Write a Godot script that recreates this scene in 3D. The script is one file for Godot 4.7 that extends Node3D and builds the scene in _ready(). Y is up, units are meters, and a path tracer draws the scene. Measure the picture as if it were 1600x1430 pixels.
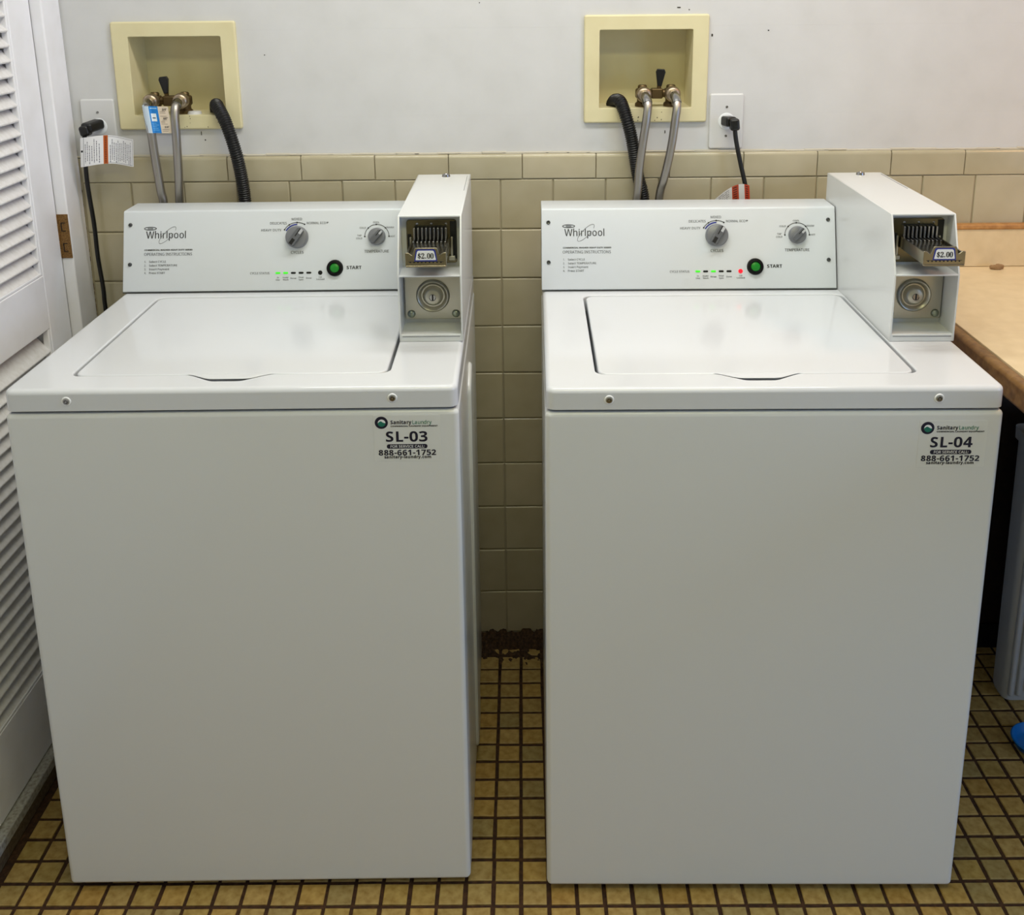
extends Node3D
# A laundry room corner: two coin-operated washers against a half-tiled wall.

const NEAR := 0.05
const FOCAL := 1614.75           # in pixels of a 1600 x 1430 frame
var rng := RandomNumberGenerator.new()
var M := {}
var cap_cache := {}

# ---------------------------------------------------------------- mesh kit
class Kit:
	var v := PackedVector3Array()
	var n := PackedVector3Array()
	var uv := PackedVector2Array()

	func tri(a: Vector3, b: Vector3, c: Vector3, na: Vector3, nb: Vector3, nc: Vector3, ua := Vector2.ZERO, ub := Vector2.ZERO, uc := Vector2.ZERO) -> void:
		var g := (b - a).cross(c - a)
		if g.length_squared() < 1e-20:
			return
		if g.dot(na + nb + nc) > 0.0:
			v.append_array([a, c, b]); n.append_array([na, nc, nb]); uv.append_array([ua, uc, ub])
		else:
			v.append_array([a, b, c]); n.append_array([na, nb, nc]); uv.append_array([ua, ub, uc])

	func quad(a: Vector3, b: Vector3, c: Vector3, d: Vector3, na: Vector3, nb: Vector3, nc: Vector3, nd: Vector3, ua := Vector2.ZERO, ub := Vector2.ZERO, uc := Vector2.ZERO, ud := Vector2.ZERO) -> void:
		tri(a, b, c, na, nb, nc, ua, ub, uc)
		tri(a, c, d, na, nc, nd, ua, uc, ud)

	func flat(a: Vector3, b: Vector3, c: Vector3, d: Vector3, k: Vector3) -> void:
		quad(a, b, c, d, k, k, k, k, Vector2(0, 1), Vector2(1, 1), Vector2(1, 0), Vector2(0, 0))

	func mesh() -> ArrayMesh:
		var a := []
		a.resize(Mesh.ARRAY_MAX)
		a[Mesh.ARRAY_VERTEX] = v
		a[Mesh.ARRAY_NORMAL] = n
		a[Mesh.ARRAY_TEX_UV] = uv
		var m := ArrayMesh.new()
		m.add_surface_from_arrays(Mesh.PRIMITIVE_TRIANGLES, a)
		return m

	# box with rounded edges
	func rbox(c: Vector3, size: Vector3, r: float, seg := 2, xf := Transform3D.IDENTITY) -> Kit:
		var h := size / 2.0
		r = minf(r, minf(h.x, minf(h.y, h.z)) * 0.98)
		var inner := h - Vector3.ONE * r
		for axis in 3:
			for sgn in [-1.0, 1.0]:
				var u := (axis + 1) % 3
				var w := (axis + 2) % 3
				var gu: Array = []
				var gw: Array = []
				for k in seg + 1:
					gu.append(-1.0 + 0.0001 * 0 + float(k) / seg - 1.0)
				for k in seg + 1:
					gu.append(float(k) / seg + 1.0)
				gw = gu
				var P := []
				for i in gu.size():
					var row := []
					for j in gw.size():
						var q := Vector3.ZERO
						q[axis] = sgn
						var tu: float = gu[i]
						var tw: float = gw[j]
						# inside the flat part |t| = 1; beyond it t runs to +-2 over the rounding (45 degrees)
						var base := Vector3.ZERO
						base[axis] = sgn * inner[axis]
						base[u] = signf(tu) * inner[u]
						base[w] = signf(tw) * inner[w]
						var au := (absf(tu) - 1.0) * PI / 4.0
						var aw := (absf(tw) - 1.0) * PI / 4.0
						var dir := Vector3.ZERO
						dir[axis] = sgn
						dir[u] = signf(tu) * tan(au)
						dir[w] = signf(tw) * tan(aw)
						dir = dir.normalized()
						row.append([xf * (c + base + dir * r), (xf.basis * dir).normalized()])
					P.append(row)
				for i in gu.size() - 1:
					for j in gw.size() - 1:
						var a = P[i][j]
						var b = P[i + 1][j]
						var d = P[i + 1][j + 1]
						var e = P[i][j + 1]
						quad(a[0], b[0], d[0], e[0], a[1], b[1], d[1], e[1])
		return self

	# tile: a slab with a pillowed front (facing +z), no back
	func tile(c: Vector3, w: float, h: float, t: float, b: float, xf := Transform3D.IDENTITY) -> Kit:
		var o := []
		var i := []
		var s := []
		for k in [[-1, -1], [1, -1], [1, 1], [-1, 1]]:
			i.append(xf * (c + Vector3(k[0] * (w / 2 - b), k[1] * (h / 2 - b), 0)))
			o.append(xf * (c + Vector3(k[0] * w / 2, k[1] * h / 2, -b * 0.75)))
			s.append(xf * (c + Vector3(k[0] * w / 2, k[1] * h / 2, -t)))
		var f := (xf.basis * Vector3(0, 0, 1)).normalized()
		flat(i[0], i[1], i[2], i[3], f)
		var nn := [Vector3(0, -1, 0), Vector3(1, 0, 0), Vector3(0, 1, 0), Vector3(-1, 0, 0)]
		for k in 4:
			var l := (k + 1) % 4
			var sn: Vector3 = (xf.basis * nn[k]).normalized()
			var mid := (f + sn * 1.3).normalized()
			quad(i[k], i[l], o[l], o[k], f, f, mid, mid)
			flat(o[k], o[l], s[l], s[k], sn)
		return self

	static func ccw(p: PackedVector2Array) -> PackedVector2Array:
		if Geometry2D.is_polygon_clockwise(p):
			var q := p.duplicate()
			q.reverse()
			return q
		return p

	static func inset(p: PackedVector2Array, d: float) -> PackedVector2Array:   # p is ccw; d > 0 goes inwards
		var out := PackedVector2Array()
		var k := p.size()
		for i in k:
			var e1 := (p[i] - p[(i + k - 1) % k]).normalized()
			var e2 := (p[(i + 1) % k] - p[i]).normalized()
			var n1 := Vector2(e1.y, -e1.x)
			var n2 := Vector2(e2.y, -e2.x)
			out.append(p[i] - (n1 + n2) / maxf(1.0 + n1.dot(n2), 0.35) * d)
		return out

	# the outward normals at both ends of each edge, smoothed where the corner is shallow
	static func edge_normals(p: PackedVector2Array) -> Array:
		var k := p.size()
		var en := []
		for i in k:
			var e := (p[(i + 1) % k] - p[i]).normalized()
			en.append(Vector2(e.y, -e.x))
		var out := []
		for i in k:
			var a: Vector2 = en[i]
			var prev: Vector2 = en[(i + k - 1) % k]
			var next: Vector2 = en[(i + 1) % k]
			out.append([(a + prev).normalized() if a.dot(prev) > 0.72 else a, (a + next).normalized() if a.dot(next) > 0.72 else a])
		return out

	func wall_ring(p: PackedVector2Array, q: PackedVector2Array, zp: float, zq: float, en: Array, tp: float, tq: float, xf: Transform3D, flip := 1.0) -> void:
		var k := p.size()
		for i in k:
			var j := (i + 1) % k
			var na := func(x: Vector2, t: float) -> Vector3:
				return (xf.basis * Vector3(x.x * cos(t) * flip, x.y * cos(t) * flip, sin(t))).normalized()
			quad(xf * Vector3(p[i].x, p[i].y, zp), xf * Vector3(p[j].x, p[j].y, zp), xf * Vector3(q[j].x, q[j].y, zq), xf * Vector3(q[i].x, q[i].y, zq),
				na.call(en[i][0], tp), na.call(en[i][1], tp), na.call(en[i][1], tq), na.call(en[i][0], tq))

	func cap(p: PackedVector2Array, z: float, up: float, xf: Transform3D) -> void:
		var t := Geometry2D.triangulate_polygon(p)
		var k := (xf.basis * Vector3(0, 0, up)).normalized()
		for i in range(0, t.size(), 3):
			tri(xf * Vector3(p[t[i]].x, p[t[i]].y, z), xf * Vector3(p[t[i + 1]].x, p[t[i + 1]].y, z), xf * Vector3(p[t[i + 2]].x, p[t[i + 2]].y, z), k, k, k)

	# a polygon pulled from z0 to z1 with rounded edges
	func extrude(poly: PackedVector2Array, z0: float, z1: float, b1 := 0.0, b0 := 0.0, xf := Transform3D.IDENTITY, seg := 3) -> Kit:
		var p := ccw(poly)
		var en := edge_normals(p)
		wall_ring(p, p, z0 + b0, z1 - b1, en, 0, 0, xf)
		for e in [[b1, z1, 1.0], [b0, z0, -1.0]]:
			var b: float = e[0]
			var last := p
			if b > 0.0:
				for s in seg:
					var t0 := PI / 2 * s / seg
					var t1 := PI / 2 * (s + 1) / seg
					var pa := inset(p, b * (1 - cos(t0)))
					var pb := inset(p, b * (1 - cos(t1)))
					wall_ring(pa, pb, e[1] - e[2] * b * (1 - sin(t0)), e[1] - e[2] * b * (1 - sin(t1)), en, t0 * e[2], t1 * e[2], xf)
					last = pb
			cap(last, e[1], e[2], xf)
		return self

	# a plate with a hole through it: rounded outer edge, rounded lip, walls of the hole down to zh
	func holed(outer: PackedVector2Array, hole: PackedVector2Array, z0: float, z1: float, b: float, bh: float, zh: float, xf := Transform3D.IDENTITY, seg := 3) -> Kit:
		var p := ccw(outer)
		var h := ccw(hole)
		var en := edge_normals(p)
		var eh := edge_normals(h)
		wall_ring(p, p, z0, z1 - b, en, 0, 0, xf)
		wall_ring(h, h, zh, z1 - bh, eh, 0, 0, xf, -1.0)
		var pl := p
		var hl := h
		for s in seg:
			var t0 := PI / 2 * s / seg
			var t1 := PI / 2 * (s + 1) / seg
			pl = inset(p, b * (1 - cos(t1)))
			wall_ring(inset(p, b * (1 - cos(t0))), pl, z1 - b * (1 - sin(t0)), z1 - b * (1 - sin(t1)), en, t0, t1, xf)
			hl = inset(h, -bh * (1 - cos(t1)))
			wall_ring(inset(h, -bh * (1 - cos(t0))), hl, z1 - bh * (1 - sin(t0)), z1 - bh * (1 - sin(t1)), eh, t0, t1, xf, -1.0)
		var mid := 0.0
		for q in hl:
			mid += q.x / hl.size()
		for side in [[-50.0, mid], [mid, 50.0]]:
			var half := PackedVector2Array([Vector2(side[0], -50), Vector2(side[1], -50), Vector2(side[1], 50), Vector2(side[0], 50)])
			for part in Geometry2D.intersect_polygons(pl, half):
				for piece in Geometry2D.clip_polygons(part, hl):
					cap(piece, z1, 1.0, xf)
		return self

	# profile of (radius, height) turned about y
	func lathe(prof: Array, seg := 24, xf := Transform3D.IDENTITY) -> Kit:
		var k := prof.size() - 1
		var en := []
		for i in k:
			var e: Vector2 = (prof[i + 1] - prof[i]).normalized()
			en.append(Vector2(e.y, -e.x))
		for i in k:
			var a: Vector2 = en[i]
			var na := a
			var nb := a
			if i > 0 and a.dot(en[i - 1]) > 0.72:
				na = (a + en[i - 1]).normalized()
			if i < k - 1 and a.dot(en[i + 1]) > 0.72:
				nb = (a + en[i + 1]).normalized()
			for s in seg:
				var t0 := TAU * s / seg
				var t1 := TAU * (s + 1) / seg
				var at := func(q: Vector2, t: float) -> Vector3: return xf * Vector3(q.x * cos(t), q.y, q.x * sin(t))
				var nt := func(q: Vector2, t: float) -> Vector3: return (xf.basis * Vector3(q.x * cos(t), q.y, q.x * sin(t))).normalized()
				quad(at.call(prof[i], t0), at.call(prof[i], t1), at.call(prof[i + 1], t1), at.call(prof[i + 1], t0),
					nt.call(na, t0), nt.call(na, t1), nt.call(nb, t1), nt.call(nb, t0))
		return self

	# a round bar along points; rad is a radius or a Callable of the length run so far
	func tube(pts: PackedVector3Array, rad, sides := 12, caps := true, squash := 1.0) -> Kit:
		var run := 0.0
		var t := (pts[1] - pts[0]).normalized()
		var side := t.cross(Vector3(0.31, 0.2, 0.93)).normalized()
		var prev := []
		var k := pts.size()
		for i in k:
			if i > 0:
				run += pts[i].distance_to(pts[i - 1])
			t = (pts[mini(i + 1, k - 1)] - pts[maxi(i - 1, 0)]).normalized()
			side = (side - t * side.dot(t)).normalized()
			var up := t.cross(side)
			var r: float = rad.call(run) if rad is Callable else rad
			var slope := 0.0
			if rad is Callable:
				slope = (rad.call(run + 0.0004) - rad.call(run - 0.0004)) / 0.0008
			var ring := []
			for s in sides + 1:
				var a := TAU * s / sides
				var d := side * cos(a) + up * sin(a) * squash
				ring.append([pts[i] + d * r, (d.normalized() - t * slope).normalized(), Vector2(float(s) / sides, run)])
			if i > 0:
				for s in sides:
					var a = prev[s]; var b = prev[s + 1]; var c = ring[s + 1]; var d = ring[s]
					quad(a[0], b[0], c[0], d[0], a[1], b[1], c[1], d[1], a[2], b[2], c[2], d[2])
			if caps and (i == 0 or i == k - 1):
				var f := -t if i == 0 else t
				for s in sides:
					tri(pts[i], ring[s][0], ring[s + 1][0], f, f, f)
			prev = ring
		return self


# ---------------------------------------------------------------- shapes in the plane
func rrect(x0: float, y0: float, x1: float, y1: float, r: float, seg := 4) -> PackedVector2Array:
	return rpoly([Vector2(x0, y0), Vector2(x1, y0), Vector2(x1, y1), Vector2(x0, y1)], [r, r, r, r], seg)


func rpoly(p: Array, radii: Array, seg := 4) -> PackedVector2Array:
	var out := PackedVector2Array()
	var k := p.size()
	for i in k:
		var r: float = radii[i]
		var a: Vector2 = (p[(i + k - 1) % k] - p[i]).normalized()
		var b: Vector2 = (p[(i + 1) % k] - p[i]).normalized()
		if r <= 0.0:
			out.append(p[i])
			continue
		var half := acos(clampf(a.dot(b), -1, 1)) / 2.0
		var d := r / tan(half)
		var c: Vector2 = p[i] + (a + b).normalized() * (r / sin(half))
		var s: Vector2 = p[i] + a * d - c
		var e: Vector2 = p[i] + b * d - c
		var ang := s.angle_to(e)
		for q in seg + 1:
			out.append(c + s.rotated(ang * q / seg))
	return out


func disc(c: Vector2, r: float, seg := 20) -> PackedVector2Array:
	var out := PackedVector2Array()
	for i in seg:
		out.append(c + Vector2(r, 0).rotated(TAU * i / seg))
	return out


func smooth(pts: Array, count: int) -> PackedVector3Array:
	var out := PackedVector3Array()
	var k := pts.size()
	for i in count + 1:
		var f := float(i) / count * (k - 1)
		var s := mini(int(f), k - 2)
		var a: Vector3 = pts[maxi(s - 1, 0)]
		var b: Vector3 = pts[s]
		var c: Vector3 = pts[s + 1]
		var d: Vector3 = pts[mini(s + 2, k - 1)]
		out.append(b.cubic_interpolate(c, a, d, f - s))
	return out


# ---------------------------------------------------------------- nodes
func obj(called: String, kit, material: Material, parent: Node = self, xf := Transform3D.IDENTITY) -> MeshInstance3D:
	var o := MeshInstance3D.new()
	o.name = called
	o.mesh = kit.mesh() if kit is Kit else kit
	o.material_override = material
	o.transform = xf
	parent.add_child(o, true)
	return o


func thing(called: String, label: String, category: String, at := Vector3.ZERO, turn := 0.0, group := "") -> Node3D:
	var o := Node3D.new()
	o.name = called
	add_child(o, true)
	o.position = at
	o.rotation.y = turn
	return tag(o, label, category, group)


func tag(o: Node3D, label: String, category: String, group := "") -> Node3D:
	o.set_meta("label", label)
	o.set_meta("category", category)
	if group:
		o.set_meta("group", group)
	return o


func structure(o: Node3D, label: String, category: String) -> Node3D:
	tag(o, label, category)
	o.set_meta("kind", "structure")
	return o


func mat(c: Color, rough := 0.5, metal := 0.0, spec := 0.5) -> StandardMaterial3D:
	var m := StandardMaterial3D.new()
	m.albedo_color = c
	m.roughness = rough
	m.metallic = metal
	m.metallic_specular = spec
	return m


func noise_tex(seed_: int, freq: float, lo: Color, hi: Color, octaves := 4, size := 256, power := 1.0, normal := false, kind := FastNoiseLite.TYPE_SIMPLEX_SMOOTH) -> ImageTexture:
	var f := FastNoiseLite.new()
	f.seed = seed_
	f.frequency = freq
	f.noise_type = kind
	f.fractal_octaves = octaves
	var g := f.get_seamless_image(size, size)
	g.convert(Image.FORMAT_RGB8)
	if normal:
		g.bump_map_to_normal_map(2.0)
		return ImageTexture.create_from_image(g)
	for y in size:
		for x in size:
			g.set_pixel(x, y, lo.lerp(hi, pow(g.get_pixel(x, y).r, power)))
	return ImageTexture.create_from_image(g)


func tri_map(m: StandardMaterial3D, t: Texture2D, scale: float, world := true) -> StandardMaterial3D:
	m.albedo_texture = t
	m.uv1_triplanar = true
	m.uv1_world_triplanar = world
	m.uv1_scale = Vector3.ONE * scale
	return m


# lettering: one line of text as a thin mesh, fitted from x0 to x1 with capitals cap_h tall on the baseline y
func lettering(parent: Node, txt: String, x0: float, x1: float, y: float, cap_h: float, m: Material, font := "Droid Sans", weight := 400, xf := Transform3D.IDENTITY, deep := 0.0005, slant := 0.0) -> MeshInstance3D:
	var key := font + str(weight)
	var make := func(s: String) -> TextMesh:
		var t := TextMesh.new()
		var f := SystemFont.new()
		f.font_names = PackedStringArray([font])
		f.font_weight = weight
		t.font = f
		t.font_size = 32
		t.pixel_size = 0.01
		t.depth = deep
		t.curve_step = 1.0
		t.horizontal_alignment = HORIZONTAL_ALIGNMENT_LEFT
		t.text = s
		return t
	if not cap_cache.has(key):
		cap_cache[key] = make.call("H").get_aabb()
	var ha: AABB = cap_cache[key]
	var t: TextMesh = make.call(txt)
	var bb := t.get_aabb()
	var sy := cap_h / ha.size.y
	var sx := (x1 - x0) / bb.size.x if x1 > x0 else sy
	var b := Basis(Vector3(sx, 0, 0), Vector3(slant * sy, sy, 0), Vector3(0, 0, 1))
	return obj("lettering", t, m, parent, xf * Transform3D(b, Vector3(x0 - bb.position.x * sx, y - ha.position.y * sy, 0)))


# ---------------------------------------------------------------- scene
func _ready() -> void:
	rng.seed = 7
	# camera: 15 degrees down with a shifted lens (the verticals stay nearly upright)
	var cam := Camera3D.new()
	cam.name = "camera"
	add_child(cam)
	var yaw := 0.00149
	var pitch := 0.24455
	var roll := 0.00945
	var xv := Vector3(cos(yaw), 0, -sin(yaw))
	var zv := Vector3(sin(yaw), 0, cos(yaw))
	var uv_ := Vector3.UP * cos(pitch) - zv * sin(pitch)
	var fw := -zv * cos(pitch) - Vector3.UP * sin(pitch)
	cam.transform = Transform3D(Basis(xv * cos(roll) - uv_ * sin(roll), xv * sin(roll) + uv_ * cos(roll), -fw), Vector3(-0.00582, 1.50135, 2.13499))
	cam.set_frustum(NEAR * 1430.0 / FOCAL, Vector2(800.0 - 815.466, -(715.0 - 373.493)) / FOCAL * NEAR, NEAR, 30.0)
	cam.current = true
	# environment
	var we := WorldEnvironment.new()
	we.name = "world"
	var env := Environment.new()
	env.background_mode = Environment.BG_COLOR
	env.background_color = Color(0.62, 0.72, 0.85)
	env.tonemap_mode = Environment.TONE_MAPPER_LINEAR
	env.tonemap_exposure = 0.98
	env.sdfgi_enabled = true
	env.ssao_enabled = true
	env.ssil_enabled = true
	we.environment = env
	add_child(we)
	# lights
	ceiling_light(Vector3(0.12, 2.44, 0.64), Vector2(1.5, 0.22), Color(1.0, 0.995, 0.975), 1.66, "white fluorescent ceiling fixture above the two washers")
	ceiling_light(Vector3(0.10, 2.44, 1.75), Vector2(1.2, 0.30), Color(1.0, 0.98, 0.74), 1.0, "white fluorescent ceiling fixture farther into the room")
	ceiling_light(Vector3(1.75, 2.44, 0.75), Vector2(0.34, 0.34), Color(1.0, 0.74, 0.52), 0.68, "small warm ceiling fixture above the tan counter")
	materials()
	room()
	washers()
	water_side()
	counter_side()


func ceiling_light(at: Vector3, size: Vector2, c: Color, e: float, label: String) -> void:
	var t := thing("ceiling_light", label, "lamp", at)
	obj("housing", Kit.new().rbox(Vector3(0, -0.025, 0), Vector3(size.x + 0.04, 0.05, size.y + 0.04), 0.006), mat(Color(0.9, 0.9, 0.9), 0.5), t)
	var g := mat(Color(0.9, 0.9, 0.9), 0.6)
	g.emission_enabled = true
	g.emission = c
	g.emission_energy_multiplier = 1.5
	obj("diffuser", Kit.new().rbox(Vector3(0, -0.056, 0), Vector3(size.x, 0.012, size.y), 0.004), g, t)
	var l := AreaLight3D.new()
	l.name = "lamp_glow"
	l.area_size = size
	l.light_color = c
	l.light_energy = e
	l.shadow_enabled = true
	l.rotation.x = -PI / 2
	l.position.y = -0.066
	l.set("area_range", 8.0)
	t.add_child(l, true)


func materials() -> void:
	var speck := noise_tex(3, 0.02, Color(0.96, 0.96, 0.955), Color(1, 1, 1), 4, 256, 0.6)
	M.paint = tri_map(mat(Color(0.83, 0.83, 0.83), 0.55, 0, 0.4), speck, 1.6)
	M.door = tri_map(mat(Color(0.945, 0.945, 0.965), 0.4), noise_tex(5, 0.02, Color(0.955, 0.95, 0.94), Color(1, 1, 1), 4, 256, 0.5), 2.0)
	M.slat = tri_map(mat(Color(0.92, 0.915, 0.92), 0.5), noise_tex(9, 0.06, Color(0.84, 0.82, 0.79), Color(1, 1, 1), 5, 256, 0.35), 5.0)
	M.sill = tri_map(mat(Color(0.72, 0.72, 0.70), 0.6), noise_tex(11, 0.08, Color(0.5, 0.45, 0.4), Color(1, 1, 1), 5, 256, 0.4), 5.0)
	M.kerb = tri_map(mat(Color(0.42, 0.37, 0.30), 0.6), noise_tex(12, 0.08, Color(0.6, 0.5, 0.4), Color(1, 1, 1), 5, 256, 0.6), 5.0)
	M.enamel = mat(Color(0.838, 0.85, 0.868), 0.12, 0, 0.5)
	M.enamel2 = mat(Color(0.86, 0.87, 0.87), 0.2, 0, 0.5)
	M.panel = mat(Color(0.83, 0.852, 0.87), 0.28, 0, 0.5)
	M.sticker = mat(Color(0.86, 0.87, 0.865), 0.3)
	M.dark = mat(Color(0.03, 0.03, 0.03), 0.6)
	M.black = mat(Color(0.02, 0.02, 0.022), 0.25)
	M.ink = mat(Color(0.10, 0.10, 0.11), 0.5)
	M.ink_grey = mat(Color(0.36, 0.37, 0.39), 0.5)
	M.ink_navy = mat(Color(0.05, 0.05, 0.16), 0.5)
	M.ink_blue = mat(Color(0.16, 0.20, 0.55), 0.5)
	M.ink_teal = mat(Color(0.08, 0.45, 0.38), 0.5)
	M.white = mat(Color(0.93, 0.94, 0.95), 0.4)
	M.knob = mat(Color(0.47, 0.48, 0.50), 0.32, 0.15)
	M.knob_bar = mat(Color(0.40, 0.41, 0.43), 0.3, 0.25)
	M.knob_tip = mat(Color(0.72, 0.73, 0.75), 0.3)
	M.green = mat(Color(0.05, 0.50, 0.12), 0.3)
	M.screw = mat(Color(0.36, 0.37, 0.37), 0.3, 1.0)
	M.chrome = mat(Color(0.66, 0.66, 0.66), 0.22, 1.0)
	M.steel = mat(Color(0.70, 0.69, 0.64), 0.34, 1.0)
	M.plate = mat(Color(0.46, 0.43, 0.34), 0.26, 1.0)
	M.slide = mat(Color(0.60, 0.57, 0.49), 0.22, 1.0)
	M.bolt = mat(Color(0.60, 0.63, 0.58), 0.3, 1.0)
	M.brass = mat(Color(0.40, 0.33, 0.22), 0.45, 0.8)
	M.nut = mat(Color(0.66, 0.60, 0.52), 0.35, 0.9)
	M.cream = tri_map(mat(Color(0.875, 0.84, 0.68), 0.45), noise_tex(21, 0.02, Color(0.96, 0.95, 0.93), Color(1, 1, 1), 3, 256, 0.5), 2.0)
	M.cream_in = mat(Color(0.76, 0.73, 0.58), 0.5)
	M.hose = mat(Color(0.03, 0.03, 0.035), 0.35)
	M.plastic_plate = mat(Color(0.84, 0.84, 0.84), 0.35)
	M.cord = mat(Color(0.025, 0.025, 0.025), 0.4)
	M.grout = tri_map(mat(Color(0.32, 0.205, 0.10), 0.9), noise_tex(31, 0.05, Color(0.55, 0.5, 0.5), Color(1, 1, 1), 4), 6.0)
	M.wall_grout = mat(Color(0.66, 0.62, 0.52), 0.8)
	var wt := [Color(0.735, 0.70, 0.595), Color(0.72, 0.685, 0.58), Color(0.745, 0.71, 0.61), Color(0.725, 0.695, 0.595)]
	var mottled := noise_tex(33, 0.012, Color(0.95, 0.945, 0.93), Color(1, 1, 1), 3)
	M.wall_tile = []
	for c in wt:
		M.wall_tile.append(tri_map(mat(c, 0.16, 0, 0.5), mottled, 3.0))
	var ft := [Color(0.74, 0.62, 0.36), Color(0.71, 0.61, 0.38), Color(0.75, 0.64, 0.40), Color(0.69, 0.60, 0.37), Color(0.72, 0.59, 0.33), Color(0.66, 0.585, 0.385), Color(0.70, 0.60, 0.35)]
	var grime := noise_tex(35, 0.03, Color(0.74, 0.68, 0.56), Color(1, 1, 1), 5, 256, 0.6)
	M.floor_tile = []
	for c in ft:
		M.floor_tile.append(tri_map(mat(c, 0.42, 0, 0.4), grime, 7.0))
	M.dirt = tri_map(mat(Color(0.40, 0.29, 0.17), 0.95), noise_tex(37, 0.05, Color(0.22, 0.18, 0.14), Color(1, 1, 1), 5), 9.0)
	M.laminate = tri_map(mat(Color(0.895, 0.815, 0.665), 0.35), noise_tex(41, 0.03, Color(0.95, 0.94, 0.92), Color(1, 1, 1), 4), 3.0)
	M.wood = tri_map(mat(Color(0.58, 0.44, 0.25), 0.35), noise_tex(43, 0.03, Color(0.62, 0.54, 0.44), Color(1, 1, 1), 5, 256, 0.8), 6.0)
	M.light_wood = tri_map(mat(Color(0.78, 0.58, 0.34), 0.4), noise_tex(44, 0.03, Color(0.8, 0.75, 0.68), Color(1, 1, 1), 4), 6.0)
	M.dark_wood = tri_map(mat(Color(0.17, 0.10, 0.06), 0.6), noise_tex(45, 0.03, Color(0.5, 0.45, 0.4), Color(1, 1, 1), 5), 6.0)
	M.rust = tri_map(mat(Color(0.60, 0.46, 0.24), 0.65, 0.1), noise_tex(47, 0.08, Color(0.5, 0.4, 0.3), Color(1, 1, 1), 5, 256, 0.7), 14.0)
	M.bin = mat(Color(0.66, 0.66, 0.65), 0.4)
	M.blue = mat(Color(0.05, 0.42, 0.72), 0.3)
	M.orange = mat(Color(0.78, 0.27, 0.10), 0.5)
	M.crumb = tri_map(mat(Color(0.80, 0.66, 0.48), 0.9), noise_tex(49, 0.1, Color(0.5, 0.45, 0.4), Color(1, 1, 1), 4), 30.0)
	# braided steel: a woven pattern laid round the hose
	var g := Image.create(32, 32, false, Image.FORMAT_RGB8)
	for y in 32:
		for x in 32:
			var a := absf(sin(PI * (x + y) / 8.0))
			var b := absf(sin(PI * (x - y) / 8.0))
			var k := maxf(a, b) if ((x + y) / 8 + (x - y + 64) / 8) % 2 == 0 else minf(a, b) * 0.9
			g.set_pixel(x, y, Color(1, 1, 1) * (0.5 + 0.5 * k))
	var gt := ImageTexture.create_from_image(g)
	M.braid = mat(Color(0.80, 0.78, 0.75), 0.27, 0.95)
	M.braid.albedo_texture = gt
	M.braid.uv1_scale = Vector3(4, 75, 1)
	M.braid.heightmap_enabled = true
	M.braid.heightmap_texture = gt
	M.braid.heightmap_scale = 0.05
	var led := func(c: Color, e: float) -> StandardMaterial3D:
		var m := mat(c, 0.3)
		if e > 0:
			m.emission_enabled = true
			m.emission = c
			m.emission_energy_multiplier = e
		return m
	M.led_green = led.call(Color(0.25, 0.85, 0.15), 0.55)
	M.led_red = led.call(Color(0.95, 0.10, 0.18), 0.7)
	M.led_off = mat(Color(0.03, 0.035, 0.03), 0.3)


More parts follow.
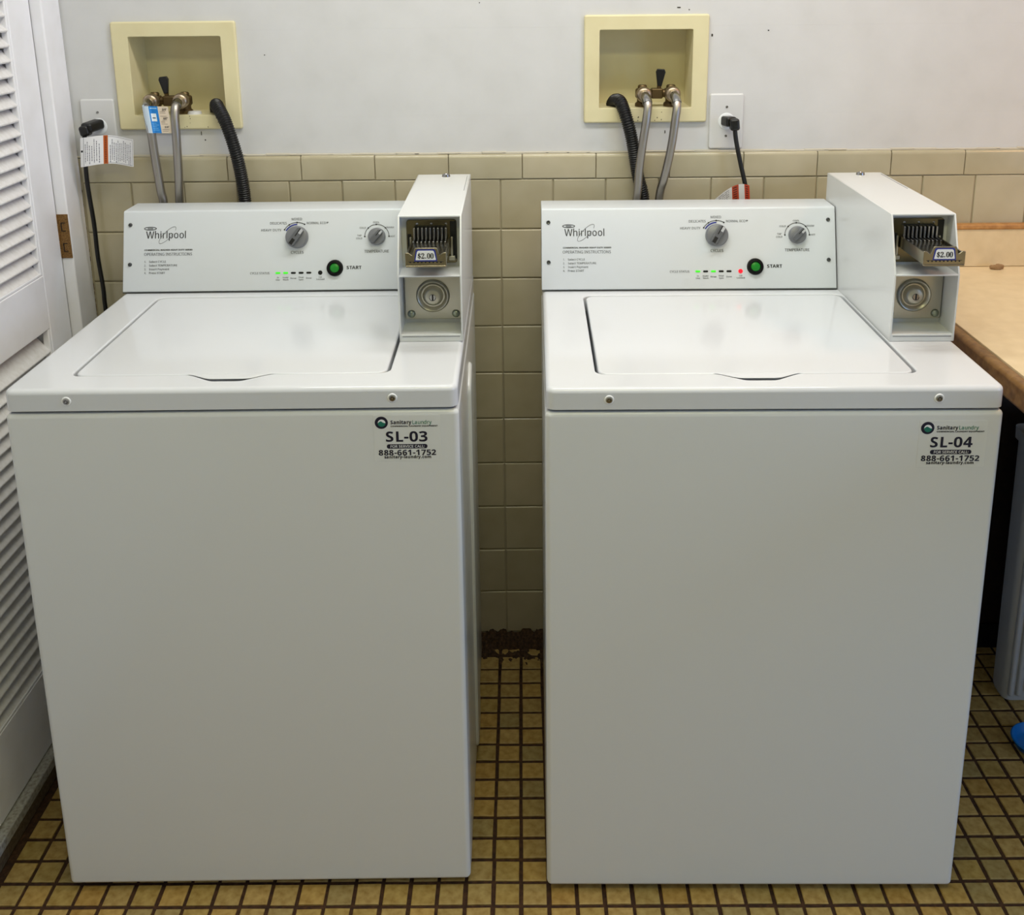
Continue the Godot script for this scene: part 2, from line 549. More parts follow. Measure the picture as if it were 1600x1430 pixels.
# ---------------------------------------------------------------- the room
func room() -> void:
	var X0 := -0.945
	var X1 := 2.3
	var Z1 := 3.3
	var H := 2.44
	# floor slab with its grout, then the small square tiles
	var f := obj("floor", Kit.new().rbox(Vector3((X0 + X1) / 2 - 0.1, -0.053, Z1 / 2 - 0.1), Vector3(X1 - X0 + 0.5, 0.1, Z1 + 0.5), 0.001, 1), M.grout)
	structure(f, "floor of small worn yellow-beige square tiles with dark brown grout", "floor")
	var p := 0.0472
	var near := []
	var rest := []
	for i in range(-17, 51):
		for j in range(-3, 68):
			var c := Vector3(-0.1143 + p * (i + 0.5), 0, 0.1135 + p * (j - 0.5))
			c.z += c.x * 0.006
			if c.x > X1 - 0.02 or c.z > Z1 - 0.02 or c.x < -0.93 or c.z < 0.01:
				continue
			var hidden := (c.z < 0.66 and c.x > -0.75 and c.x < -0.14) or (c.z < 0.67 and c.x > 0.06 and c.x < 0.66)
			var inside := not hidden and c.z < 0.89 and c.x < 0.98 and c.z > 0.07 and c.x - 0.75 < 0.3 - maxf(0.0, c.z - 0.45) * 0.3
			if inside:
				near.append(c)
			else:
				rest.append(c)
	near.sort_custom(func(a, b): return a.distance_to(Vector3(0, 1.5, 2.13)) < b.distance_to(Vector3(0, 1.5, 2.13)))
	var up := Basis(Vector3(1, 0, 0), -PI / 2)
	var shared := []
	for k in 3:
		shared.append(Kit.new().tile(Vector3.ZERO, 0.0398 + 0.0008 * k, 0.0405 - 0.0006 * k, 0.004, 0.0018).mesh())
	var mass := Kit.new()
	for k in near.size() + rest.size():
		var c: Vector3 = near[k] if k < near.size() else rest[k - near.size()]
		var tilt := Basis(Vector3.UP, rng.randf_range(-0.014, 0.014)) * Basis(Vector3(1, 0, 0), rng.randf_range(-0.006, 0.006)) * Basis(Vector3(0, 0, 1), rng.randf_range(-0.006, 0.006))
		var at := Transform3D(tilt * up, c + Vector3(rng.randf_range(-0.0006, 0.0006), rng.randf_range(-0.0004, 0.0006), rng.randf_range(-0.0006, 0.0006)))
		if k < 300 and k < near.size():
			obj("tile", shared[rng.randi() % 3], M.floor_tile[rng.randi() % 7], f, at)
		else:
			mass.tile(Vector3.ZERO, 0.0408, 0.0408, 0.004, 0.0022, at)
	var o := obj("tile_field", mass, M.floor_tile[1], f)
	o.set_meta("kind", "stuff")

	# back wall with two openings for the water boxes
	var w := Kit.new()
	var T := 0.13
	var cut := [[-0.8115, 1.2325, -0.607, 1.4055], [0.1455, 1.2385, 0.3495, 1.4105]]
	var ylo := 1.2325
	var yhi := 1.4105
	for r in [[X0 - 0.2, -0.1, X1 + 0.1, ylo], [X0 - 0.2, yhi, X1 + 0.1, H + 0.1], [X0 - 0.2, ylo, cut[0][0], yhi], [cut[0][2], ylo, cut[1][0], yhi], [cut[1][2], ylo, X1 + 0.1, yhi],
			[cut[0][0], cut[0][3], cut[0][2], yhi], [cut[1][0], ylo, cut[1][2], cut[1][1]]]:
		w.rbox(Vector3((r[0] + r[2]) / 2, (r[1] + r[3]) / 2, -T / 2), Vector3(r[2] - r[0], r[3] - r[1], T), 0.0002, 1)
	var wall := obj("wall_back", w, M.paint)
	structure(wall, "back wall, pale grey paint above beige glazed square tiles", "wall")
	# its lower part: a mortar bed, field tiles and a row of narrow cap tiles
	obj("mortar_bed", Kit.new().rbox(Vector3((X0 + X1) / 2, 0.575, 0.0022), Vector3(X1 - X0, 1.15, 0.0045), 0.001, 1), M.wall_grout, wall)
	var tx := 0.1105
	var ty := 0.1079
	var tile := Kit.new().tile(Vector3.ZERO, tx - 0.0022, ty - 0.0024, 0.006, 0.0028).mesh()
	for i in range(-8, 22):
		for j in (10 if i < 13 else 2):
			var x0 := -0.0532 + tx * i
			var x1 := x0 + tx
			var yb := 1.1 - ty * (j + 1)
			var m: Material = M.wall_tile[rng.randi() % 4]
			var jog := Vector3(rng.randf_range(-0.0004, 0.0004), rng.randf_range(-0.0004, 0.0004), 0.008 + rng.randf_range(-0.0003, 0.0003))
			var tb := Basis(Vector3(0, 1, 0), rng.randf_range(-0.004, 0.004)) * Basis(Vector3(1, 0, 0), rng.randf_range(-0.004, 0.004))
			if x0 < -0.928:
				obj("tile", Kit.new().tile(Vector3.ZERO, x1 + 0.927 - 0.002, ty - 0.0024, 0.006, 0.0028), m, wall, Transform3D(tb, Vector3((x1 - 0.927) / 2, yb + ty / 2, 0) + jog))
			else:
				obj("tile", tile, m, wall, Transform3D(tb, Vector3(x0 + tx / 2, yb + ty / 2, 0) + jog))
	# the cap tiles have a rounded top edge that runs back to the paint
	var prof := PackedVector2Array([Vector2(0.0, 0.0), Vector2(0.008, 0.0)])
	for k in 6:
		prof.append(Vector2(0.0005, 0.0425) + Vector2(0.0085, 0.0).rotated(PI / 2 * k / 5.0) * Vector2(1, 1.1))
	prof.append(Vector2(0.0, 0.0518))
	var turn := Transform3D(Basis(Vector3(0, 0, 1), Vector3(0, 1, 0), Vector3(1, 0, 0)), Vector3.ZERO)
	for i in range(-6, 15):
		var x0 := maxf(-0.0068 + 0.1537 * i, -0.927)
		var x1 := -0.0068 + 0.1537 * (i + 1)
		obj("cap_tile", Kit.new().extrude(prof, x0 + 0.0008, x1 - 0.0008, 0.0012, 0.0012, turn, 2), M.wall_tile[rng.randi() % 4], wall, Transform3D(Basis.IDENTITY, Vector3(0, 1.1015 + rng.randf_range(-0.0006, 0.0006), rng.randf_range(-0.0002, 0.0004))))
	# the ragged paint line along the top of the tiles
	var cl := Kit.new()
	for k in 72:
		var x := -0.92 + k * 0.0448
		cl.rbox(Vector3(x + rng.randf_range(-0.004, 0.004), 1.1545 + rng.randf_range(-0.0008, 0.0008), 0.002), Vector3(0.0448 + 0.006, 0.0035 + rng.randf_range(0, 0.002), 0.005), 0.0015, 1)
	obj("paint_line", cl, mat(Color(0.78, 0.75, 0.68), 0.6), wall)
	# small dents and flecks in the paint
	var fl := Kit.new()
	for q in [[0.312, 1.447, 0.0035, 0.0012], [0.333, 1.4425, 0.0012, 0.001], [0.381, 1.3915, 0.0016, 0.0026], [-0.53, 1.36, 0.001, 0.001], [0.495, 1.40, 0.0014, 0.0012], [-0.665, 1.187, 0.0012, 0.0014], [-0.672, 1.201, 0.0008, 0.004], [0.29, 1.195, 0.001, 0.003], [-0.09, 1.46, 0.001, 0.001]]:
		fl.rbox(Vector3(q[0], q[1], 0.0003), Vector3(q[2] * 2, q[3] * 2, 0.0008), 0.0003, 1, Transform3D.IDENTITY)
	obj("paint_fleck", fl, mat(Color(0.22, 0.19, 0.16), 0.8), wall)

	# dark dirt heaped on the floor along the foot of the wall, between the washers
	var d := Kit.new()
	var fn := FastNoiseLite.new()
	fn.seed = 4
	fn.frequency = 28.0
	var hgt := func(x: float, z: float) -> float:
		var edge := 0.098 + fn.get_noise_2d(x * 2.2, 3.0) * 0.028
		var patchy := clampf(fn.get_noise_2d(x * 1.1 + 9.0, z * 1.1) * 5.0 + 0.75, -0.5, 1.0)
		var rise := clampf((edge - z) / 0.03, 0.0, 1.0) * 0.004 * patchy + clampf((0.05 - z) / 0.05, 0.0, 1.0) * 0.026
		return -0.003 + rise * 1.2 + (fn.get_noise_2d(x * 3.0, z * 3.0) + 0.4) * 0.0050 * maxf(patchy, 0.1) * clampf((edge - z) / 0.03, 0.0, 1.0)
	for i in 60:
		for j in 34:
			var g := []
			for e in [[0, 0], [1, 0], [1, 1], [0, 1]]:
				var x: float = -0.15 + (i + e[0]) * 0.0034
				var z: float = 0.008 + (j + e[1]) * 0.0036
				var nn := Vector3(hgt.call(x - 0.002, z) - hgt.call(x + 0.002, z), 0.004, hgt.call(x, z - 0.002) - hgt.call(x, z + 0.002)).normalized()
				g.append([Vector3(x, hgt.call(x, z), z), nn])
			d.quad(g[0][0], g[1][0], g[2][0], g[3][0], g[0][1], g[1][1], g[2][1], g[3][1])
	var dirt := obj("floor_dirt", d, M.dirt)
	tag(dirt, "dark brown dirt crusted on the floor where the wall meets it between the washers", "dirt")
	dirt.set_meta("kind", "stuff")

	# ceiling, right wall with a window, wall behind the camera
	structure(obj("ceiling", Kit.new().rbox(Vector3((X0 + X1) / 2, H + 0.05, Z1 / 2), Vector3(X1 - X0 + 0.5, 0.1, Z1 + 0.5), 0.001, 1), M.paint), "flat white painted ceiling of the laundry room", "ceiling")
	structure(obj("wall_front", Kit.new().rbox(Vector3((X0 + X1) / 2, H / 2, Z1 + 0.05), Vector3(X1 - X0 + 0.5, H, 0.1), 0.001, 1), mat(Color(0.82, 0.81, 0.70), 0.6)), "pale sage painted wall facing the washers", "wall")
	var wr := Kit.new()
	for r in [[-0.1, 0.0, Z1, 0.10], [-0.1, 2.15, Z1, H], [-0.1, 0.10, 1.45, 2.15], [2.45, 0.10, Z1, 2.15]]:
		wr.rbox(Vector3(X1 + 0.05, (r[1] + r[3]) / 2, (r[0] + r[2]) / 2), Vector3(0.1, r[3] - r[1], r[2] - r[0]), 0.0002, 1)
	structure(obj("wall_right", wr, M.paint), "pale painted side wall with the window", "wall")
	var win := Node3D.new()
	win.name = "window_1"
	add_child(win)
	win.position = Vector3(X1, 0.10, 1.95)
	structure(win, "tall frosted window in the side wall letting in cool daylight", "window")
	var fk := Kit.new()
	for r in [[-0.5, 0.0, 0.5, 0.06], [-0.5, 1.99, 0.5, 2.05], [-0.5, 0.06, -0.45, 1.99], [0.45, 0.06, 0.5, 1.99], [-0.02, 0.06, 0.02, 1.99]]:
		fk.rbox(Vector3(0.03, (r[1] + r[3]) / 2, (r[0] + r[2]) / 2), Vector3(0.06, r[3] - r[1], r[2] - r[0]), 0.004)
	obj("frame", fk, M.white, win)
	var gm := mat(Color(0.8, 0.85, 0.9), 0.4)
	gm.emission_enabled = true
	gm.emission = Color(0.72, 0.84, 1.0)
	gm.emission_energy_multiplier = 1.2
	for s in [-1, 1]:
		obj("pane", Kit.new().rbox(Vector3(0.04, 1.025, s * 0.235), Vector3(0.006, 1.94, 0.44), 0.001, 1), gm, win)
	var l := AreaLight3D.new()
	l.name = "daylight"
	l.area_size = Vector2(0.9, 1.9)
	l.light_color = Color(0.60, 0.75, 1.0)
	l.light_energy = 1.75
	l.shadow_enabled = true
	l.rotation.y = PI / 2
	l.position = Vector3(-0.01, 1.025, 0)
	win.add_child(l, true)

	left_side(H, Z1)


# left side: louvred closet door, its casing and sill; the wall leans by half a degree
func left_side(H: float, Z1: float) -> void:
	var lean := Transform3D(Basis(Vector3(0, 0, 1), 0.0088), Vector3(-0.944, 0, 0))
	var w := Kit.new()
	for r in [[-0.13, -0.1, 0.05, H], [0.70, -0.1, Z1, H], [0.05, 2.06, 0.70, H], [0.05, -0.1, 0.70, 0.02]]:
		w.rbox(Vector3(-0.06, (r[1] + r[3]) / 2, (r[0] + r[2]) / 2), Vector3(0.12 - 0.002, r[3] - r[1], r[2] - r[0]), 0.0002, 1)
	structure(obj("wall_left", w, M.paint, self, lean), "white painted side wall around the louvred closet door", "wall")
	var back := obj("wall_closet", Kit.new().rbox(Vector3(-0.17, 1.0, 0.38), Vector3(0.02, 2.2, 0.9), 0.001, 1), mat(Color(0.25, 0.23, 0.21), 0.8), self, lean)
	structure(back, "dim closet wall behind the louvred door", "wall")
	structure(obj("trim_1", Kit.new().rbox(Vector3(0.009, 1.03, 0.0435), Vector3(0.026, 2.1, 0.081), 0.004, 3), M.door, self, lean), "white door casing beside the rusty hinge, against the tiled wall", "trim")
	structure(obj("trim_2", Kit.new().rbox(Vector3(-0.012, 0.0375, 0.41), Vector3(0.06, 0.021, 0.65), 0.003, 2), M.sill, self, lean), "chipped white sill strip under the louvred door", "trim")
	structure(obj("baseboard_left", Kit.new().rbox(Vector3(-0.01, 0.0132, 0.41), Vector3(0.052, 0.0275, 0.66), 0.002, 2), M.kerb, self, lean), "brown kerb below the sill of the louvred door", "baseboard")
	var door := Node3D.new()
	door.name = "door_1"
	add_child(door)
	door.transform = lean
	structure(door, "white louvred closet door with dusty slats and a rusty hinge", "door")
	var z0 := 0.0865
	var z1 := 0.695
	var a := 0.176
	var b := 0.605
	var t := 0.034
	for s in [[z0, a], [b, z1]]:
		obj("stile", Kit.new().rbox(Vector3(-t / 2, 1.0485, (s[0] + s[1]) / 2), Vector3(t, 1.997, s[1] - s[0]), 0.003, 2), M.door, door)
	for s in [[0.051, 0.2065], [0.838, 0.947], [1.95, 2.047]]:
		obj("rail", Kit.new().rbox(Vector3(-t / 2, (s[0] + s[1]) / 2, (a + b) / 2), Vector3(t, s[1] - s[0], b - a), 0.002, 2), M.door, door)
	# thin bead round each louvre opening
	for s in [[0.2065, 0.838], [0.947, 1.95]]:
		var bead := Kit.new()
		bead.rbox(Vector3(-0.008, (s[0] + s[1]) / 2, a + 0.004), Vector3(0.014, s[1] - s[0], 0.008), 0.003, 2)
		bead.rbox(Vector3(-0.008, (s[0] + s[1]) / 2, b - 0.004), Vector3(0.014, s[1] - s[0], 0.008), 0.003, 2)
		bead.rbox(Vector3(-0.008, s[0] + 0.003, (a + b) / 2), Vector3(0.014, 0.006, b - a), 0.002, 2)
		obj("bead", bead, M.door, door)
		# the slats: their outer edge hangs low, so the top of each catches the light
		var q := rrect(-0.0225, -0.0032, 0.0215, 0.0032, 0.003, 3)
		var slat := Kit.new().extrude(q, a + 0.006, b - 0.006, 0.0, 0.0, Transform3D(Basis(Vector3(0, 0, 1), -0.82), Vector3.ZERO)).mesh()
		var y: float = s[0] + 0.0165
		while y < s[1] - 0.012:
			obj("slat", slat, M.slat, door, Transform3D(Basis(Vector3(0, 0, 1), rng.randf_range(-0.03, 0.03)), Vector3(-0.0175, y, 0)))
			y += 0.0277
	# the rusty butt hinge let into the face of the casing
	var hg := Kit.new()
	hg.rbox(Vector3(0.009, 1.004, 0.0846), Vector3(0.0245, 0.092, 0.0022), 0.0006, 1)
	for k in 5:
		hg.lathe([Vector2(0, 0), Vector2(0.0042, 0.0), Vector2(0.0046, 0.001), Vector2(0.0046, 0.0160), Vector2(0.0042, 0.0170), Vector2(0, 0.0170)], 12, Transform3D(Basis.IDENTITY, Vector3(-0.0035, 0.960 + k * 0.0178, 0.0868)))
	var hinge := obj("hinge", hg, M.rust, door)
	hinge.set_meta("label", "rusty brown butt hinge")
	var hk := Kit.new()
	for y in [0.981, 1.024]:
		for r in [[0.0065, y, 0.0014, 0.018], [0.0105, y - 0.0085, 0.008, 0.0012], [0.0105, y + 0.0085, 0.008, 0.0012]]:
			hk.rbox(Vector3(r[0], r[1], 0.0862), Vector3(r[2], r[3], 0.0012), 0.0002, 1)
	obj("hinge_slot", hk, M.dark, hinge)
	# chips of bare wood along the casing's outer edge
	var ch := Kit.new()
	for k in 26:
		var y := 0.72 + k * 0.0175 + rng.randf_range(-0.006, 0.006)
		ch.rbox(Vector3(0.0205 + rng.randf_range(-0.001, 0.001), y, 0.0042), Vector3(0.0028, rng.randf_range(0.006, 0.02), 0.003), 0.001, 1)
	obj("paint_chip", ch, mat(Color(0.36, 0.28, 0.2), 0.8), get_node("trim_1"))


# ---------------------------------------------------------------- washers
func washers() -> void:
	washer(Vector3(-0.78864, 0, 0.69121), 0.006, "SL-03", [1, 1, 0, 0, 0], false, -0.62, -0.72,
		"white coin-operated top-load washer with the SL-03 sticker, beside the louvred door", 0.0)
	washer(Vector3(0.02401, 0, 0.70166), -0.01021, "SL-04", [1, 0, 1, 0, 0], true, -0.55, -0.80,
		"white coin-operated top-load washer with the SL-04 sticker, beside the tan counter", -0.0075)


func washer(at: Vector3, turn: float, number: String, leds: Array, locked: bool, knob_a: float, temp_a: float, label: String, low: float) -> void:
	var t := thing("washing_machine", label, "washer", at, turn, "coin-operated washers")
	var W := 0.683
	var HT := 0.9143
	var up := Transform3D(Basis(Vector3(1, 0, 0), Vector3(0, 0, -1), Vector3(0, 1, 0)), Vector3.ZERO)      # (x, d, y)
	# cabinet: a wrapped shell with rounded corners
	obj("cabinet", Kit.new().rbox(Vector3(W / 2, (0.0125 + 0.8764) / 2, -0.31), Vector3(W, 0.8764 - 0.0125, 0.62), 0.0085, 4), M.enamel2, t)
	for s in [[W, 1.0]]:
		var q := rpoly([Vector2(0.285, 0.03), Vector2(0.385, 0.03), Vector2(0.385, 0.79), Vector2(0.335, 0.83), Vector2(0.285, 0.79)], [0.02, 0.02, 0.02, 0.02, 0.02])
		var xf := Transform3D(Basis(Vector3(0, 0, -1), Vector3(0, 1, 0), Vector3(s[1], 0, 0)), Vector3(s[0] - s[1] * 0.002, 0, 0))
		obj("side_rib", Kit.new().extrude(q, 0.0, 0.0075, 0.006, 0.0, xf), M.enamel2, t)
	for x in [0.06, W - 0.06]:
		for d in [0.06, 0.56]:
			obj("foot", Kit.new().lathe([Vector2(0, 0), Vector2(0.018, 0), Vector2(0.02, 0.003), Vector2(0.018, 0.008), Vector2(0.006, 0.010), Vector2(0.006, 0.03), Vector2(0, 0.03)], 14, Transform3D(Basis.IDENTITY, Vector3(x, 0, -d))), M.dark, t)
	# top with the well for the lid
	var well := [Vector2(0.079, 0.0575), Vector2(0.266, 0.0575), Vector2(0.304, 0.0312), Vector2(0.350, 0.0312), Vector2(0.388, 0.0575), Vector2(0.5735, 0.0575), Vector2(0.5735, 0.468), Vector2(0.079, 0.468)]
	var leaf := [Vector2(0.0835, 0.0595), Vector2(0.5685, 0.0595), Vector2(0.5685, 0.464), Vector2(0.0835, 0.464)]
	var rr := [0.017, 0.03, 0.02, 0.02, 0.03, 0.017, 0.017, 0.017]
	var outer := rpoly([Vector2(0.001, 0.0), Vector2(W - 0.001, 0.0), Vector2(W - 0.001, 0.62), Vector2(0.001, 0.62)], [0.014, 0.014, 0.003, 0.003], 6)
	var top := obj("top_panel", Kit.new().holed(outer, rpoly(well, rr), 0.8805, HT, 0.0085, 0.003, 0.884, up, 4), M.enamel, t)
	obj("gasket", Kit.new().rbox(Vector3(W / 2, 0.8785, -0.312), Vector3(W - 0.012, 0.006, 0.60), 0.001, 1), M.dark, t)
	for x in [0.0955, 0.584]:
		var sc := Kit.new()
		sc.lathe([Vector2(0, 0.0028), Vector2(0.0016, 0.0028), Vector2(0.0022, 0.0014), Vector2(0.0030, 0.0026), Vector2(0.0044, 0.0024), Vector2(0.0052, 0.0)], 16, Transform3D(Basis(Vector3(1, 0, 0), PI / 2), Vector3(x, 0.8962, 0.0)))
		obj("screw", sc, M.chrome, top)
		obj("washer_ring", Kit.new().lathe([Vector2(0.0050, 0.0012), Vector2(0.0066, 0.0012), Vector2(0.0074, 0.0)], 18, Transform3D(Basis(Vector3(1, 0, 0), PI / 2), Vector3(x, 0.8962, 0.0))), M.white, top)
	var lid := obj("lid", Kit.new().extrude(rpoly(leaf, [0.017, 0.017, 0.017, 0.017]), 0.890, HT - 0.0004, 0.0032, 0.0, up, 4), M.enamel, t)
	var lip := Kit.new()
	var lip_at := func(f: float, k: float) -> Vector3:
		var reach := 0.0165 * smoothstep(0.0, 0.32, f) * smoothstep(1.0, 0.68, f)
		return Vector3(0.258 + 0.138 * f, HT - 0.0008 - 0.0014 * k * k * reach / 0.0175, -(0.0605 - k * reach))
	for i in 24:
		for j in 6:
			var e := []
			for q in [[i, j], [i + 1, j], [i + 1, j + 1], [i, j + 1]]:
				e.append(lip_at.call(q[0] / 24.0, q[1] / 6.0))
			var nn: Vector3 = (e[2] - e[0]).cross(e[3] - e[1])
			if nn.length() < 1e-12:
				continue
			nn = nn.normalized() * signf(nn.y)
			lip.quad(e[0], e[1], e[2], e[3], nn, nn, nn, nn)
			lip.quad(e[0] - Vector3(0, 0.0007, 0), e[1] - Vector3(0, 0.0007, 0), e[2] - Vector3(0, 0.0007, 0), e[3] - Vector3(0, 0.0007, 0), -nn, -nn, -nn, -nn)
	obj("finger_lip", lip, M.enamel, lid)
	console(t, leds, locked, knob_a, temp_a)
	coin_meter(t)
	sticker(t, number, low)


func console(t: Node3D, leds: Array, locked: bool, knob_a: float, temp_a: float) -> void:
	var rise := 0.1524
	var back := 0.0483
	var L := sqrt(rise * rise + back * back)
	var c := rise / L
	var s := back / L
	var xf := Transform3D(Basis(Vector3(1, 0, 0), Vector3(0, c, -s), Vector3(0, s, c)), Vector3(0, 0.9167, -0.4948))
	var to := func(y: float, d: float) -> Vector2: return Vector2(y * s - d * c, y * c + d * s)      # (z', y') in the panel's own frame
	var prof := rpoly([to.call(0.0, 0.0), to.call(rise, back), to.call(rise, 0.126), to.call(0.0, 0.126)], [0.0015, 0.0055, 0.003, 0.001], 4)
	var side := Transform3D(Basis(Vector3(0, 0, 1), Vector3(0, 1, 0), Vector3(1, 0, 0)), Vector3.ZERO)
	var p := obj("console", Kit.new().extrude(prof, 0.0, 0.5727, 0.0016, 0.0016, side), M.panel, t, xf)
	var lift := Transform3D(Basis.IDENTITY, Vector3(0, 0, 0.0002))
	var turn := Basis(Vector3(1, 0, 0), PI / 2)         # a lathe's y axis out of the panel
	# base seam
	obj("seam", Kit.new().rbox(Vector3(0.2865, -0.0010, -0.002), Vector3(0.572, 0.0016, 0.006), 0.0005, 1), mat(Color(0.22, 0.23, 0.23), 0.6), p)
	for q in [[0.0138, 0.1325], [0.0138, 0.0545], [0.5588, 0.1345], [0.5583, 0.0562]]:
		obj("screw", Kit.new().lathe([Vector2(0, 0.0016), Vector2(0.0011, 0.0016), Vector2(0.0013, 0.0024), Vector2(0.0026, 0.0026), Vector2(0.0036, 0.0018), Vector2(0.0040, 0.0)], 14, Transform3D(turn, Vector3(q[0], q[1], 0))), M.screw, p)
	# printed logo: the name, the thin ring round it and the small oval above
	lettering(p, "Whirlpool", 0.0450, 0.1228, 0.1055, 0.0140, M.ink, "Droid Sans", 400, lift)
	var ring := func(cx: float, cy: float, a: float, b: float, rot: float, w: float, from := 0.0, to_ := TAU) -> Kit:
		var k := Kit.new()
		var n := 44
		for i in n:
			var e := []
			for j in 2:
				var g: float = from + (to_ - from) * (i + j) / n
				var q := Vector2(a * cos(g), b * sin(g)).rotated(rot) + Vector2(cx, cy)
				var nn := Vector2(cos(g) / a, sin(g) / b).normalized().rotated(rot) * w / 2
				e.append(Vector3(q.x - nn.x, q.y - nn.y, 0.0005))
				e.append(Vector3(q.x + nn.x, q.y + nn.y, 0.0005))
			k.flat(e[0], e[1], e[3], e[2], Vector3(0, 0, 1))
		return k
	obj("emblem_ring", ring.call(0.0868, 0.1118, 0.0225, 0.0068, 0.785, 0.0007, -0.7, TAU - 1.1), M.ink_grey, p)
	obj("emblem_oval", ring.call(0.0533, 0.1250, 0.0118, 0.0028, 0.0, 0.0012), M.ink, p)
	obj("emblem_oval", ring.call(0.0533, 0.1250, 0.0052, 0.0009, 0.0, 0.0009), M.ink_grey, p)
	lettering(p, "COMMERCIAL WASHER HEAVY DUTY SERIES", 0.0419, 0.1359, 0.0812, 0.0030, M.ink, "Droid Sans", 700, lift)
	lettering(p, "OPERATING INSTRUCTIONS", 0.0415, 0.1352, 0.0716, 0.0056, M.ink_grey, "Droid Sans", 400, lift)
	var rows := [["1.", "Select CYCLE", 0.0842], ["2.", "Select TEMPERATURE", 0.1064], ["3.", "Insert Payment", 0.0908], ["4.", "Press START", 0.0828]]
	for i in 4:
		lettering(p, rows[i][0], 0.0420, 0.0452, 0.0578 - 0.00735 * i, 0.0039, M.ink_grey, "Droid Sans", 400, lift)
		lettering(p, rows[i][1], 0.0514, rows[i][2], 0.0578 - 0.00735 * i, 0.0039, M.ink_grey, "Droid Sans", 400, lift)
	# cycle dial
	var kc := Vector3(0.3415, 0.1052, 0)
	obj("dial_arc", ring.call(kc.x, kc.y, 0.0290, 0.0290, 0.0, 0.0012, 1.05, 2.60), M.ink, p)
	obj("dial_band", ring.call(kc.x, kc.y, 0.0252, 0.0252, 0.0, 0.0026, 1.57, 2.62), M.ink_blue, p)
	var dots := Kit.new()
	for g in [1.05, 1.58, 2.14, 2.60]:
		dots.extrude(disc(Vector2(kc.x, kc.y) + Vector2(0.029, 0).rotated(g), 0.0015, 12), 0.0, 0.0006)
	obj("dial_dot", dots, M.ink, p)
	lettering(p, "HEAVY DUTY", 0.2708, 0.3104, 0.1172, 0.0046, M.ink_grey, "Droid Sans", 400, lift)
	lettering(p, "DELICATES", 0.2879, 0.3208, 0.1308, 0.0046, M.ink_grey, "Droid Sans", 400, lift)
	lettering(p, "MIXED", 0.3306, 0.3508, 0.1386, 0.0046, M.ink_grey, "Droid Sans", 400, lift)
	lettering(p, "NORMAL ECO", 0.3603, 0.3975, 0.1306, 0.0046, M.ink_grey, "Droid Sans", 400, lift)
	lettering(p, "iP", 0.3990, 0.4028, 0.1318, 0.0030, M.ink, "Droid Sans", 700, lift)
	lettering(p, "CYCLES", 0.3293, 0.3540, 0.0727, 0.0052, M.ink, "Droid Sans", 400, lift)
	# temperature dial
	var tc := Vector3(0.4980, 0.1050, 0)
	obj("dial_arc", ring.call(tc.x, tc.y, 0.0238, 0.0238, 0.0, 0.0011, 0.0, PI), M.ink, p)
	dots = Kit.new()
	for g in [0.0, 0.78, 1.62, 2.36, PI]:
		dots.extrude(disc(Vector2(tc.x, tc.y) + Vector2(0.0238, 0).rotated(g), 0.0015, 12), 0.0, 0.0006)
	obj("dial_dot", dots, M.ink, p)
	lettering(p, "TAP", 0.4592, 0.4675, 0.1055, 0.0033, M.ink_grey, "Droid Sans", 400, lift)
	lettering(p, "COLD", 0.4572, 0.4692, 0.0998, 0.0033, M.ink_grey, "Droid Sans", 400, lift)
	lettering(p, "COLD", 0.4640, 0.4765, 0.1205, 0.0033, M.ink_grey, "Droid Sans", 400, lift)
	lettering(p, "COOL", 0.4905, 0.5030, 0.1312, 0.0033, M.ink_grey, "Droid Sans", 400, lift)
	lettering(p, "WARM", 0.5168, 0.5312, 0.1210, 0.0033, M.ink_grey, "Droid Sans", 400, lift)
	lettering(p, "HOT", 0.5240, 0.5335, 0.1035, 0.0033, M.ink_grey, "Droid Sans", 400, lift)
	lettering(p, "TEMPERATURE", 0.4735, 0.5212, 0.0732, 0.0052, M.ink, "Droid Sans", 400, lift)
	lettering(p, "START", 0.4385, 0.4675, 0.0412, 0.0064, M.ink, "Droid Sans", 700, lift)
	lettering(p, "CYCLE STATUS", 0.2495, 0.2873, 0.0328, 0.0042, M.ink_grey, "Droid Sans", 400, lift)
	var under := [["In", "Use"], ["Soak/", "Wash"], ["Rinse", ""], ["Final", "Spin"], ["Done", ""]]
	for i in 5:
		var x := 0.3038 + 0.01515 * i
		var wide: Array = [[0.0018, 0.0038], [0.0058, 0.0056], [0.0056, 0.0], [0.0046, 0.0044], [0.0052, 0.0]][i]
		lettering(p, under[i][0], x - wide[0], x + wide[0], 0.0248 if under[i][1] else 0.0232, 0.0028, M.ink_grey, "Droid Sans", 400, lift)
		if under[i][1]:
			lettering(p, under[i][1], x - wide[1], x + wide[1], 0.0203, 0.0028, M.ink_grey, "Droid Sans", 400, lift)
	lettering(p, "Lid", 0.3842, 0.3895, 0.0250, 0.0028, M.ink_grey, "Droid Sans", 400, lift)
	lettering(p, "Locked", 0.3795, 0.3948, 0.0208, 0.0028, M.ink_grey, "Droid Sans", 400, lift)
	# lights, button, knobs: parts of the washer itself, seated on the console
	for i in 5:
		var li := obj("indicator_light", Kit.new().extrude(rrect(-0.0049, -0.0019, 0.0049, 0.0019, 0.0018), -0.001, 0.0009, 0.0004), M.led_green if leds[i] else M.led_off, t, xf * Transform3D(Basis.IDENTITY, Vector3(0.3038 + 0.01515 * i, 0.0350, 0)))
		li.set_meta("label", "lit green status light" if leds[i] else "unlit status light")
	var ll := obj("lid_lock_light", Kit.new().extrude(disc(Vector2.ZERO, 0.0043, 20), -0.001, 0.0012, 0.0006), M.led_red if locked else M.led_off, t, xf * Transform3D(Basis.IDENTITY, Vector3(0.3868, 0.0350, 0)))
	ll.set_meta("label", "lit red lock light" if locked else "unlit round lock light")
